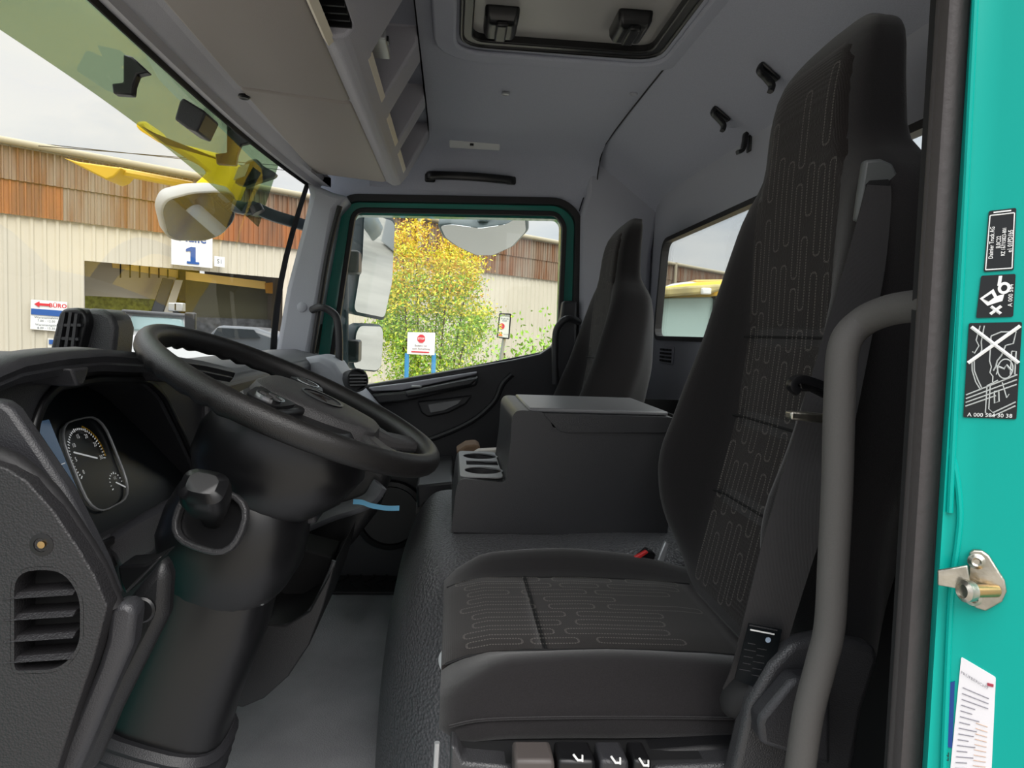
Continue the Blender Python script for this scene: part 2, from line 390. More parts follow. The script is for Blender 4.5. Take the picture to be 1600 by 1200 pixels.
o = loopstrip([p+V((0, .125, 0)) for p in openR], -.03, .02, (0, .01, 0), (0, 1, 0)).mk('door_outer_rim', mTeal, door)
MB().prism([at(x, y, YW+.10) for x, y in [(500, 625), (600, 612), (872, 560), (884, 545), (900, 560), (892, 1010), (470, 1010)]], (0, .03, 0)).mk('door_outer_skin', mTeal, door)
# ---------------------------------------------------------------- A pillar (passenger side) and front structure
ap = [(478, 282), (520, 300), (545, 306), (524, 330), (508, 420), (494, 500), (482, 565), (478, 640), (420, 640), (428, 560), (447, 450), (468, 370), (484, 305)]
o = pxprism('trim_5', ap, YW-.10, YW+.10, mGrey, bevel=.018, seg=3); struct(o, 'light grey windscreen pillar trim at the passenger side')
MB().lathe(at(472, 480, YW-.10), (0, -1, 0), [(.0165, -.004), (.0165, .002), (.014, .004), (0, .004)], 20).mk('pillar_cap', mGrey, o, smooth=True)
o = MB().tube([at(x, y, 2.36) for x, y in smooth_path([V((524, 320, 0)), V((506, 400, 0)), V((490, 500, 0)), V((480, 570, 0)), V((478, 640, 0))], 5) for x, y in [(x, y)]] if False else [at(p.x, p.y, 2.395) for p in smooth_path([V((531, 322, 0)), V((512, 400, 0)), V((496, 500, 0)), V((486, 570, 0)), V((482, 640, 0))], 5)], .009, n=8).mk('trim_6', mRub, smooth=True); struct(o, 'dark door seal running down the passenger windscreen pillar')
# windscreen: curved sheet
def ws(s, t):   # s: 0 near .. 1 far, t: 0 bottom .. 1 top
    Y = .40+s*(2.44-.40); c = 1-abs((Y-1.42)/1.02)**2.6
    xb, zb_ = -.60-.22*c, -.20
    xt, zt_ = -.495-.085*c, .475+.032*c
    k = t
    return V((xb+(xt-xb)*k-.03*math.sin(math.pi*k), Y, E+zb_+(zt_-zb_)*k))
win1 = thing('window_1', ws(.5, 0), 'large curved windscreen with a dark printed edge', None, kind='structure')
MB().grid([[ws(i/24, j/8) for j in range(9)] for i in range(25)]).mk('window_glass', gWind, win1, smooth=True, auto=80)
MB().slab([[ws(i/24, 1-j*.022) + V((.004, 0, 0)) for j in range(2)] for i in range(25)], (.004, 0, 0)).mk('dark_edge', mMatte, win1)
MB().slab([[ws(1-j*.012, t/8) + V((.004, -.001, 0)) for j in range(2)] for t in range(9)], (.004, 0, 0)).mk('dark_edge', mMatte, win1)
# header trim between windscreen and overhead shelf
P = []
for i in range(25):
    a = ws(i/24, 1); y = a.y
    P.append([V((a.x+.0, y, a.z-.004)), V((a.x+.035, y, a.z-.020)), V((a.x+.045, y, a.z-.008)), V((a.x+.075, y, a.z-.012)), V((-.47+.02, y, a.z+.0)), V((-.44, y, E+.50))])
o = MB().slab(P, (0, 0, .03)).mk('trim_7', mShelf, smooth=True, auto=50); struct(o, 'grey header strip along the top of the windscreen')
o = MB().box((-.74, .34, -.9), (-.70, 2.66, E-.22)).mk('wall_front', mTeal); struct(o, 'teal front panel of the cab below the windscreen')
# near side A pillar & sill (outside the frame, keeps the cab closed)
o = MB().prism([V((-.62, .40, E-.2)), V((-.74, .40, E-.2)), V((-.60, .40, E+.5)), V((-.50, .40, E+.5))], (0, -.08, 0)).mk('trim_8', mTeal); struct(o, 'teal windscreen pillar at the driver side')
# ---------------------------------------------------------------- overhead shelf
sh = thing('overhead_shelf', (-.30, 1.4, E+.46), 'long grey overhead storage shelf above the windscreen with flaps and open pockets', 'shelf')
def prof(pts, y0, y1, ysm=None): return MB().prism([V((x, y0, E+z)) for x, z in pts], (0, y1-y0, 0))
body = prof([(-.50, .505), (-.455, .492), (-.235, .478), (-.205, .462), (-.185, .466), (-.166, .49), (-.095, .618), (-.095, .66), (-.50, .66)], .44, 2.36).mk('shelf_body', mShelf, sh, bevel=.008)
# pockets opening to the rear
pk = [(.98, 1.22), (1.28, 1.50), (1.56, 1.92), (1.97, 2.31)]
pk = [(.50, .70), (.76, .98), (1.34, 1.585), (1.70, 1.95), (2.03, 2.27)]
for (y0, y1) in pk:
    cut(body, prof([(-.155, .500), (-.05, .655), (-.16, .655), (-.32, .60), (-.30, .515), (-.20, .495)], y0, y1))
    s = prof([(-.190, .492), (-.168, .486), (-.160, .501), (-.176, .506)], y0, y1); s.mk('pocket_lip', mCream, sh, bevel=.002, label='cream coloured pocket lip')
# radio slot facing down on the near part
cut(body, prof([(-.215, .44), (-.175, .44), (-.175, .52), (-.215, .52)], .80, 1.19))
MB().box((-.214, .805, E+.486), (-.176, 1.185, E+.489)).mk('slot_grille', mMatte, sh)
for i in range(16): MB().box((-.214, .81+i*.025, E+.478), (-.176, .814+i*.025, E+.487)).mk('slot_rib', mBlack, sh)
prof([(-.226, .470), (-.216, .456), (-.206, .466)], .80, 1.21).mk('pocket_lip', mCream, sh, label='cream coloured pocket lip')
# flaps
for (y0, y1, nm) in ((.46, 1.54, 'a'), (1.553, 2.345, 'b')):
    pts = [(-.458, .486), (-.24, .470), (-.226, .474), (-.23, .490), (-.455, .500)]
    fl = MB().prism([V((x, y0, E+z)) for x, z in pts], (0, y1-y0, 0)).mk('storage_flap', mLid, sh, bevel=.006, seg=3)
MB().lathe(V((-.462, 1.60, E+.484)), (0, 0, -1), [(.012, -.005), (.013, .0), (.010, .003), (.004, .001), (0, .001)], 18).mk('flap_lock', mBlack, sh, smooth=True)
# electronics tray in the pocket
MB().box((-.30, 1.345, E+.517), (-.17, 1.58, E+.53)).mk('tray', mLid, sh, bevel=.003)
MB().box((-.19, 1.36, E+.533), (-.14, 1.46, E+.55)).mk('connector', mSilver, sh, bevel=.002)
MB().box((-.145, 1.375, E+.535), (-.136, 1.395, E+.545)).mk('connector_port', mBlack, sh)
# sensor box at the windscreen
s0 = at(297, 178, 1.52)
sb = thing('sensor_box', s0, 'small dark box hanging from the top of the windscreen', 'sensor')
pxprism('housing', [(285, 152), (318, 172), (322, 176), (308, 206), (292, 200), (272, 186), (280, 158)], 1.46, 1.54, mDash, sb, bevel=.004)
# outside sun visor, clear tinted, with three brackets
def vis(s, t):
    Y = .42+s*2.0; c = 1-abs((Y-1.42)/1.02)**2.6
    return V((-.585-.05*c-(.055+.11*c)*(1-t), Y, E+(.52+.02*c)*t+(.31+.185*c)*(1-t)))
vz = thing('sun_visor', vis(.5, 0), 'green tinted clear outside sun visor above the windscreen', 'sun visor')
MB().slab([[vis(i/24, j/4) for j in range(5)] for i in range(25)], (-.004, 0, 0)).mk('visor_sheet', gVis, vz, smooth=True, auto=60)
for (px, py, Y) in ((200, 120, 1.35), (362, 230, 2.05)):
    c = at(px, py, Y)
    pts = [(px-8, py-36), (px+6, py-32), (px+32, py-8), (px+14, py-4), (px+8, py+12), (px+6, py+28), (px-24, py+26), (px-26, py+10), (px-8, py+8)]
    pxprism('visor_bracket', pts, Y, Y+.02, mBlack, vz, bevel=.003)
# ---------------------------------------------------------------- roof hatch
rh = thing('roof_hatch', (.22, 1.25, ZC), 'black framed roof hatch with two latches', 'roof hatch')
hp = rounded([V((hx0, hy0, ZC-.004)), V((hx1, hy0, ZC-.004)), V((hx1, hy1, ZC-.004)), V((hx0, hy1, ZC-.004))], .06)
loopstrip(hp, .004, .006, (0, 0, .012), (0, 0, 1)).mk('hatch_trim', mBlack, rh, bevel=.004)
hp2 = rounded([V((hx0+.012, hy0+.012, ZC+.0)), V((hx1-.012, hy0+.012, ZC)), V((hx1-.012, hy1-.012, ZC)), V((hx0+.012, hy1-.012, ZC))], .05)
loopstrip(hp2, .012, .010, (0, 0, .055), (0, 0, 1)).mk('hatch_seal', mBlack, rh, bevel=.003)
MB().box((hx0+.01, hy0+.01, ZC+.018), (hx1-.01, hy1-.01, ZC+.06)).mk('hatch_panel', mat('hatch_plastic', 'a09e9c', .38, bump='leather', scale=400, strength=.1), rh, bevel=.01)
for (px, py) in ((783, 30), (985, 36)):
    c = atZ(px, py, ZC+.012)
    b = MB().loft([[c+V((x*k, y*k, z)) for x, y in ((-.035, -.05), (.035, -.05), (.035, .05), (-.035, .05))] for k, z in ((1.05, .01), (1.0, -.012), (.82, -.028))]).mk('latch', mBlack, rh, bevel=.008, seg=3)
    MB().obox(c+V((0, -.01, -.03)), (.012, 0, 0), (0, .04, 0), (0, 0, .006)).mk('latch_lever', mBlack, b, bevel=.004)
# recess below the hatch (fabric border)
loopstrip(rounded([V((hx0-.012, hy0, ZC-.012)), V((hx1+.012, hy0, ZC-.012)), V((hx1+.012, hy1+.02, ZC-.012)), V((hx0-.012, hy1+.02, ZC-.012))], .07), .0, .05, (0, 0, .012), (0, 0, 1)).mk('fabric_border', mHead, rh, bevel=.012, seg=3)
# ceiling buttons, plate, handle, hooks
for i, (px, py, lab) in enumerate(((790, 146, 'small round clip in the ceiling just behind the roof hatch'), (990, 146, 'small round ceiling clip beside the dark joint line, nearest the hatch corner'), (937, 213, 'small round clip in the ceiling at the far end of the joint line'))):
    c = atZ(px, py, zs_)
    tag(MB().lathe(c, (0, 0, -1), [(.010, -.002), (.011, .002), (.009, .004), (.006, .002), (0, .002)], 18).mk('ceiling_clip', mSilver if i == 0 else mGrey, smooth=True), lab, 'clip', 'clips in the ceiling lining')
c = at(742, 220, 2.40)
lp = thing('ceiling_lamp', c, 'flat light plate recessed in the ceiling edge above the passenger door', 'lamp')
MB().obox(V((c.x, 2.405, ZC-.026)), (.085, 0, 0), (0, .018, -.008), (0, .002, .006)).mk('lamp_lens', mat('lamp_lens', 'dcdcdc', .4), lp, bevel=.004)
MB().obox(V((c.x-.01, 2.395, ZC-.031)), (.006, 0, 0), (0, .005, 0), (0, 0, .003)).mk('lamp_switch', mBlack, lp)
gh = thing('ceiling_grab_handle', at(735, 280, YW), 'black grab handle mounted above the passenger door', 'handle')
pa = smooth_path([at(668, 275, YW-.005), at(680, 274, YW-.035), at(735, 276, YW-.045), at(790, 281, YW-.035), at(802, 283, YW-.005)], 6)
MB().tube(pa, .011, n=12, flat=(.010, .014, (0, 0, 1))).mk('handle_bar', mBlack, gh, smooth=True)
for px in (672, 798): MB().obox(at(px, 278+(px > 700)*4, YW-.012), (.018, 0, 0), (0, .012, 0), (0, 0, .015)).mk('handle_foot', mBlack, gh, bevel=.006)
nS = V((.16, 0, .2)).normalized()
n_sl = V((zs_-E-.49, 0, XB-xs)).normalized(); n_sl = V((-(zs_-(E+.49)), 0, -(XB-xs))).normalized()
for (px, py, on, lab) in ((1203, 112, 's', 'black coat hook on the slanted ceiling panel, nearest the driver headrest top'), (1128, 178, 's', 'black coat hook alone on the middle of the slanted ceiling panel'), (1172, 222, 'w', 'black coat hook on the rear wall above the window, half behind the driver headrest')):
    c = plane(px, py, (XB, 0, E+.49), n_sl) if on == 's' else atX(px, py, XB)
    nn = n_sl if on == 's' else V((-1, 0, 0)); dn = (V((0, 0, -1))-nn*V((0, 0, -1)).dot(nn)).normalized()
    h = thing('coat_hook', c, lab, 'hook', 'black coat hooks at the rear of the cab')
    MB().tube(smooth_path([c-dn*.022, c-dn*.018+nn*.012, c+nn*.014, c+dn*.02+nn*.018, c+dn*.026+nn*.03], 5), [.009]*21, n=10, flat=(.010, .005, nn)).mk('hook_body', mBlack, h, smooth=True)
    MB().obox(c+nn*.002, dn*.024, nn*.003, nn.cross(dn)*.011).mk('hook_plate', mBlack, h, bevel=.004)
# rear wall vent grille and tray
vg = thing('vent_grille', atX(1043, 555, XB), 'small slatted vent in the grey rear wall under the window', 'vent')
c = atX(1043, 555, XB)
MB().box((XB-.006, c.y-.07, c.z-.028), (XB, c.y+.07, c.z+.028)).mk('vent_frame', mGrey, vg, bevel=.003)
for i in range(3):
    for j in range(4): MB().box((XB-.009, c.y-.06+i*.042, c.z-.022+j*.012), (XB-.005, c.y-.026+i*.042, c.z-.015+j*.012)).mk('slat', mMatte, vg)
tr = thing('rear_tray', (.6, 1.80, .60), 'black open tray fixed behind the seats below the rear window', 'tray')
c0 = at(1062, 630, 1.9)
MB().box((.52, 1.55, c0.z-.05), (.69, 2.0, c0.z-.04)).box((.52, 1.55, c0.z-.04), (.525, 2.0, c0.z)).box((.685, 1.55, c0.z-.04), (.69, 2.0, c0.z)).box((.52, 1.55, c0.z-.04), (.69, 1.555, c0.z)).box((.52, 1.995, c0.z-.04), (.69, 2.0, c0.z)).mk('tray_body', mMatte, tr)
MB().box((.60, 1.66, c0.z-.04), (.66, 1.74, c0.z+.02)).mk('holder', mMatte, tr, bevel=.006)
# passenger door pillar grab handles
for (pts, lab) in (([(488, 484), (500, 480), (516, 486), (527, 500), (530, 540), (528, 600)], 'grey grab handle on the passenger windscreen pillar beside the window front edge'),
                   ([(905, 503), (888, 498), (874, 508), (868, 530), (868, 600)], 'black grab handle at the rear edge of the passenger door beside the passenger seat')):
    q = [at(x, y, YW-.13 if i else YW-.10) for i, (x, y) in enumerate(pts)]
    tag(MB().tube(smooth_path(q, 6), .0125, n=12).mk('grab_handle', mDash, smooth=True), lab, 'handle', 'pillar grab handles')
# ================================================================== DASHBOARD
da = thing('dashboard', (-.55, 1.4, .4), 'dark grey dashboard with instrument hood, end panel and vents', 'dashboard')
# top surface (from hood back to the windscreen)
P = []
for i in range(13):
    y = .58+(2.44-.58)*i/12; c = 1-abs((y-1.42)/1.02)**2.6
    xf = -.58-.20*c
    X_ = (-.60, -.52, -.45, -.43) if y > 1.30 else (-.72, -.68, -.63, -.58)
    P.append([V((xf-.02, y, E-.115)), V((X_[0], y, E-.085)), V((X_[1], y, E-.080)), V((X_[2], y, E-.095)), V((X_[3], y, E-.12))])
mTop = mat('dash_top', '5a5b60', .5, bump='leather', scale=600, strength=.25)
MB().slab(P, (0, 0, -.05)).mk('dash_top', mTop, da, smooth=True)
# fascia facing the driver (to the right of the hood, running across to the passenger)
MB().prism([V((x, 0+1.30, E+z)) for x, z in [(-.60, -.10), (-.445, -.10), (-.43, -.115), (-.425, -.24), (-.38, -.30), (-.36, -.40), (-.42, -.52), (-.60, -.52)]], (0, 1.10, 0)).mk('fascia', mDash, da, bevel=.012, seg=3)
MB().box((-.435, 1.34, E-.215), (-.418, 2.2, E-.205)).mk('fascia_line', mConsLit, da, bevel=.003)
# instrument housing with arch
YA, YB = .60, 1.36
def arch(y, k=0):   # height of the hood above the fascia bottom
    return lerp_t([(.58, -.085), (.622, -.070), (.654, -.058), (.706, -.047), (.78, -.043), (.87, -.043), (1.06, -.057), (1.2, -.071), (1.36, -.092)], y)
ys = [YA+(YB-YA)*i/28 for i in range(29)]
polyO = [V((0, y, E+arch(y))) for y in ys]+[V((0, YB, E-.34)), V((0, YA, E-.34))]
hb_ = MB().prism([p+V((-.66, 0, 0)) for p in polyO], (.215, 0, 0)).mk('instrument_housing', mDash, da, bevel=.006)
inn = rounded([V((0, p.y, p.z)) for p in [atX(x, y, -.45) for x, y in [(48, 668), (60, 636), (80, 612), (145, 600), (222, 600), (246, 622), (278, 685), (308, 752), (294, 778), (215, 812), (150, 845), (60, 880), (48, 800)]]], [.01, .01, .015, .02, .02, .02, .02, .02, .02, .02, .02, .01, .01])
cut(hb_, MB().prism([p+V((-.575, 0, 0)) for p in inn], (.3, 0, 0)))
loopstrip([p+V((-.447, 0, 0)) for p in inn], -.001, .012, (.008, 0, 0), (1, 0, 0)).mk('bezel', mBlack, da, bevel=.003)
# hood lip: visor swept over the arch
P = []
for i, y in enumerate([YA-.02+(YB+.02-YA)*i/30 for i in range(31)]):
    a = arch(min(max(y, YA), YB)); z = E+a
    P.append([V((-.64, y, z-.042)), V((-.52, y, z-.010)), V((-.44, y, z+.008)), V((-.408, y, z+.006)), V((-.404, y, z-.002)), V((-.41, y, z-.010))])
MB().slab(P, (-.004, 0, -.010)).mk('hood', mDash, da, smooth=True, auto=60)
for y in (.80, 1.06):
    MB().prism([V((-.40, y-.02, E+arch(y)-.012)), V((-.40, y+.02, E+arch(y)-.012)), V((-.40, y+.006, E+arch(y)-.032)), V((-.40, y-.006, E+arch(y)-.032))], (-.05, 0, 0)).mk('hood_tab', mDash, da, bevel=.003)
# instrument cluster (a display and a clock), leaning back
XC = -.494
cl = thing('instrument_cluster', (XC, 1.0, E-.2), 'instrument cluster behind the wheel with tachometer and display', 'instrument cluster')
MB().prism([V((XC-.008, p.y+(.02 if p.y > 1 else -.02), p.z+(.02 if p.z > E-.2 else -.02))) for p in inn], (.006, 0, 0)).mk('face_plate', mStick, cl)
def rr(cy, cz, w, h, r, x): return rounded([V((x, cy-w/2, cz-h/2)), V((x, cy+w/2, cz-h/2)), V((x, cy+w/2, cz+h/2)), V((x, cy-w/2, cz+h/2))], r)
R_, U_ = V((0, 1, 0)), V((0, 0, 1))
loopstrip(rr(1.022, E-.204, .116, .128, .040, XC), .0, .0024, (.004, 0, 0), (1, 0, 0)).mk('gauge_ring', mSilver, cl, bevel=.001)
MB().lathe(V((XC, .868, E-.205)), (1, 0, 0), [(.030, 0), (.031, .010), (.028, .012), (0, .012)], 28).mk('round_bezel', mBlack, cl, smooth=True)
mPrint = mat('dial_print', 'dfe6ea', .5); mPrint.node_tree.nodes['Principled BSDF'].inputs['Emission Color'].default_value = (1, 1, 1, 1); mPrint.node_tree.nodes['Principled BSDF'].inputs['Emission Strength'].default_value = .12
mOr = mat('dial_orange', 'd0a020', .5)
DC = V((XC+.001, 1.008, E-.192))
for k, s in enumerate(('0', '5', '10', '15', '20', '25', '30')):
    a = math.radians(215-k*38); text(s, DC+V((0, .031*math.cos(a), .031*math.sin(a))), R_, U_, .0085, mPrint, cl, 'dial_number')
def dial(c, r, n, a0, step, L_, w_, every=6):
    d = MB()
    for k in range(n):
        a = math.radians(a0-k*step); u = V((0, math.cos(a), math.sin(a))); q = u.cross(V((1, 0, 0)))
        d.obox(c+u*r, u*(L_*.6 if k % every else L_), q*w_, V((.0004, 0, 0)))
    return d
dial(DC, .0405, 37, 215, 38/6, .0024, .0005).mk('dial_ticks', mPrint, cl)
dial(DC, .0445, 13, 215-23*38/6, 38/6, .0012, .0018).mk('dial_red_band', mOr, cl)
a = math.radians(160); u = V((0, math.cos(a), math.sin(a)))
MB().obox(DC+V((.002, 0, 0))+u*.008, u*.026, u.cross(V((1, 0, 0)))*.0009, V((.0006, 0, 0))).mk('needle', mPrint, cl)
SG = V((XC+.001, 1.052, E-.242))
dial(SG, .016, 11, 200, 20, .0016, .0005).mk('dial_ticks', mPrint, cl); text('1/2', SG+V((0, 0, .008)), R_, U_, .006, mPrint, cl, 'dial_number')
MB().obox(SG+V((.002, .006, -.004)), (0, .010, -.006), (0, .0004, .0007), (.0005, 0, 0)).mk('needle', mPrint, cl)
mDisp = mat('display', '0a1420', .15); pb = mDisp.node_tree.nodes['Principled BSDF']; pb.inputs['Emission Color'].default_value = lin('3a4f66'); pb.inputs['Emission Strength'].default_value = .30
MB().obox(V((XC+.002, .908, E-.212)), (.001, 0, 0), (0, .044, 0), (0, 0, .082)).mk('display_screen', mDisp, cl, bevel=.001)
mCy = mat('display_cyan', '7fd8e8', .5); mCy.node_tree.nodes['Principled BSDF'].inputs['Emission Color'].default_value = lin('7fd8e8'); mCy.node_tree.nodes['Principled BSDF'].inputs['Emission Strength'].default_value = .35
MB().obox(V((XC+.004, .888, E-.148)), (.0006, 0, 0), (0, .014, 0), (0, 0, .005)).mk('display_icon', mCy, cl)
text('N', V((XC+.0045, .930, E-.228)), R_, U_, .020, mPrint, cl, 'display_text')
for zz in (-.245, -.19): MB().obox(V((XC+.004, .922, E+zz)), (.0004, 0, 0), (0, .024, 0), (0, 0, .0005)).mk('display_icon', mPrint, cl)
MB().obox(V((XC+.004, .940, E-.270)), (.0004, 0, 0), (0, .005, 0), (0, 0, .004)).mk('display_icon', mRed, cl)
MB().obox(V((XC+.004, .935, E-.288)), (.0004, 0, 0), (0, .012, 0), (0, 0, .004)).mk('display_icon', mWhite, cl)
cl.rotation_euler = (0, -.36, 0)
# lower edge ledge of the housing & tray below
pxprism('lower_ledge', [(140, 842), (168, 838), (200, 815), (262, 780), (300, 770), (300, 820), (240, 868), (190, 905), (172, 872)], .96, 1.04, mDash, da, bevel=.01)
# end panel at the door
ep = pxprism('end_panel', [(-560, 660), (-20, 722), (10, 732), (42, 752), (83, 798), (125, 861), (148, 900), (168, 948), (146, 1030), (118, 1110), (80, 1230), (-560, 1230)], .60, .622, mPanel, da, bevel=.008, seg=3)
vh = rounded([at(x, y, .60) for x, y in [(20, 889), (98, 889), (127, 930), (127, 1010), (95, 1048), (24, 1050), (20, 1040)]], .022)
cut(ep, MB().prism([p+V((0, -.02, 0)) for p in vh], (0, .08, 0)))
MB().prism([p+V((0, .030, 0)) for p in vh], (0, .002, 0)).mk('vent_back', mMatte, da)
loopstrip(vh, .001, .002, (0, .03, 0), (0, 1, 0)).mk('vent_rim', mPanel, da)
for y in (922, 955, 988, 1020):
    a, b = at(19, y+3, .612), at(126, y-4, .612)
    MB().obox((a+b)/2, (b-a)/2, (0, .010, 0), (0, .003, .0016)).mk('vent_slat', mPanel, da)
MB().lathe(at(65, 851, .60), (0, -1, 0), [(.009, -.004), (.0095, .0005), (.006, .001), (.0055, -.001), (0, -.001)], 18).mk('screw', mBlack, da, smooth=True)
MB().lathe(at(65, 851, .598), (0, -1, 0), [(.003, -.002), (.003, .001), (0, .0015)], 12).mk('screw_pin', mBrass, da, smooth=True)
e = [at(x, y, .622) for x, y in [(-60, 705), (-5, 716), (32, 735), (78, 778), (124, 846), (152, 894), (175, 950)]]
pxprism('housing_side', [(-620, 640), (-560, 585), (0, 626), (18, 640), (57, 697), (101, 762), (136, 830), (160, 880), (182, 940), (150, 940), (60, 800), (-560, 780)], .64, .66, mDash, da, bevel=.005)
MB().tube(smooth_path(e, 6), .0105, n=10).mk('edge_seal', mRub, da, smooth=True)
pxprism('side_trim', [(170, 948), (196, 942), (212, 955), (205, 1010), (170, 1090), (118, 1215), (78, 1215), (118, 1120), (152, 1040), (164, 1000)], .615, .64, mDash, da, bevel=.006)
pxprism('knee_panel', [(188, 950), (252, 872), (262, 905), (258, 965), (225, 1030), (180, 1120), (140, 1215), (80, 1215), (170, 1040)], .71, .74, mDashDk, da, bevel=.01)
MB().lathe(at(222, 952, .69), (0, -1, 0), [(.012, -.003), (.013, .002), (.011, .004), (0, .005)], 20).mk('round_button', mBlack, da, smooth=True)
pxprism('tray_ledge', [(183, 885), (226, 882), (254, 868), (240, 884), (196, 930), (188, 915)], .76, .80, mBlack, da, bevel=.003)
# display pod with grille
pd = [(120, 492), (134, 481), (160, 483), (176, 492), (182, 512), (178, 553), (176, 580), (116, 580), (120, 540)]
pod = pxprism('display_pod', pd, 1.18, 1.25, mCons, da, bevel=.012, seg=3)
gp = rounded([at(x, y, 1.16) for x, y in [(94, 482), (128, 480), (138, 500), (128, 540), (118, 580), (70, 580), (84, 520)]], .012)
MB().prism(gp, (0, .04, 0)).mk('pod_grille', mBlack, da, bevel=.004)
for (ax, ay, bx, by) in ((91, 508, 128, 508), (88, 528, 124, 530), (84, 550, 118, 552)):
    a, b = at(ax, ay, 1.155), at(bx, by, 1.155); MB().obox((a+b)/2, (b-a)/2, (0, .004, 0), (0, 0, .0022)).mk('grille_bar', mDash, da)
for (ax, ay, bx, by) in ((102, 488, 86, 575), (112, 488, 100, 575), (121, 490, 111, 570)):
    a, b = at(ax, ay, 1.154), at(bx, by, 1.154); MB().obox((a+b)/2, (b-a)/2, (0, .004, 0), (.0022, 0, 0)).mk('grille_bar', mDash, da)
# centre button strip
c = atX(398, 612, -.424)
pxprism('button_panel', [(383, 608), (408, 606), (430, 612), (420, 628), (395, 624)], 1.34, 1.44, mBlack, da, bevel=.004)
# dashboard far end with round vent
fe = [(466, 560), (500, 555), (522, 568), (538, 592), (556, 612), (590, 650), (600, 700), (596, 760), (560, 760), (520, 700), (470, 640), (462, 590)]
pxprism('dash_end', fe, 2.20, 2.43, mGrey, da, bevel=.02, seg=3, label='light grey passenger end of the dashboard')
c = at(558, 594, 2.20)
MB().lathe(c, (.55, -.8, .1), [(.032, -.05), (.037, -.004), (.036, .005), (.031, .005), (.029, -.010), (0, -.010)], 28).mk('round_vent', mCons, da, smooth=True)
ax = V((.55, -.8, .1)).normalized(); uu = ax.cross(V((0, 0, 1))).normalized(); vv = uu.cross(ax)
for k in (-.015, -.005, .005, .015): MB().obox(c+vv*k+ax*.002, uu*.027, vv*.0022, ax*.007).mk('vent_slat', mConsLit, da)
# lower centre: pod beside the column, shelf rim
pxprism('centre_lower', [(470, 690), (560, 700), (612, 742), (590, 800), (552, 850), (520, 880), (500, 930), (440, 930), (420, 760)], 1.45, 1.95, mDashDk, da, bevel=.02, seg=3)
po = [(358, 900), (395, 965), (412, 977), (446, 977), (483, 954), (512, 900), (523, 878), (518, 905), (505, 950), (483, 1008), (450, 1058), (412, 1092), (379, 1106), (345, 1100), (320, 1000)]
pxprism('leg_guard', po, 1.16, 1.42, mDashDk, da, bevel=.018, seg=3)
MB().tube(smooth_path([at(x, y, 1.165) for x, y in [(396, 968), (414, 979), (446, 978), (484, 955), (512, 902), (522, 876)]], 6), .004, n=8).mk('guard_edge', mCons, da, smooth=True)
pxprism('footwell_panel', [(400, 840), (520, 870), (510, 905), (480, 955), (446, 974), (412, 974), (396, 960)], 1.30, 1.40, mMatte, da, bevel=.004)
sr = smooth_path([at(x, y, 1.43) for x, y in [(482, 818), (520, 802), (552, 792), (578, 780), (594, 757)]], 6)
MB().tube(sr, .01, n=10, flat=(.020, .008, (0, -.4, .9))).mk('shelf_rim', mTop, da, smooth=True)
MB().tube(smooth_path([at(x, y, 1.43) for x, y in [(588, 764), (598, 768), (596, 776), (584, 774)]], 5), .0022, n=6).mk('wire_hook', mSilver, da, smooth=True)
# blue ribbon on the shelf rim
rb = smooth_path([at(x, y, 1.40) for x, y in [(552, 784), (566, 785), (580, 790), (604, 794), (624, 794)]], 6)
P = [[p+V((0, 0, .005)), p+V((0, -.004, -.004))] for p in rb]
tag(MB().slab(P, (0, .0012, 0)).mk('blue_ribbon', mat('blue_ribbon', '6db4dc', .6)), 'short light blue ribbon tied to the dashboard shelf rim below the wheel', 'ribbon')
# ================================================================== STEERING COLUMN
sc = thing('steering_column', (-.33, .97, .2), 'black steering column cover with gear stalk under the wheel', 'steering column')
def ring(c, ax, hw, hd, n=28, e=.6, up=V((0, 1, 0))):
    ax = V(ax).normalized(); q = ax.cross(up).normalized(); r = q.cross(ax).normalized(); out = []
    for k in range(n):
        a = 2*math.pi*k/n; ca, sa = math.cos(a), math.sin(a)
        out.append(V(c)+q*hw*abs(ca)**e*(1 if ca > 0 else -1)+r*hd*abs(sa)**e*(1 if sa > 0 else -1))
    return out
def col(px, py, Y=.97): return at(px, py, Y)
# hub back housing
hbk = [(470, 640, .075, .08), (462, 670, .10, .09), (448, 700, .112, .095), (425, 735, .105, .092), (405, 765, .085, .08), (395, 780, .07, .07)]
axis = V((.37, 0, .93))
MB().loft([ring(col(x, y), axis, a, b, e=.75) for x, y, a, b in hbk]).mk('hub_housing', mBlack, sc, smooth=True)
up_ = [(405, 752, .075, .070), (392, 775, .092, .082), (380, 810, .100, .088), (368, 850, .102, .088), (358, 885, .092, .080), (348, 915, .074, .070), (340, 935, .055, .06)]
axc = (at(400, 750, .97)-at(330, 960, .97)).normalized()
MB().loft([ring(col(x-4, y), axc, a*.92, b, e=.7) for x, y, a, b in up_]).mk('upper_shroud', mBlack, sc, smooth=True)
lo = [(350, 890, .074, .068), (330, 960, .076, .070), (300, 1030, .078, .070), (275, 1090, .080, .070), (262, 1140, .080, .070)]
MB().loft([ring(col(x, y), (col(350, 890)-col(262, 1140)), a, b, e=.62) for x, y, a, b in lo]).mk('lower_column', mBlack, sc, smooth=True)
bl = []
for k in range(13):
    t = k/12; a = .090+.006*t+(.004 if k % 2 else -.003); bl.append(ring(col(262-40*t, 1118+110*t), (col(350, 890)-col(262, 1140)), a, a*.9, e=.65))
MB().loft(bl).mk('bellows', mDash, sc, smooth=True, auto=25)
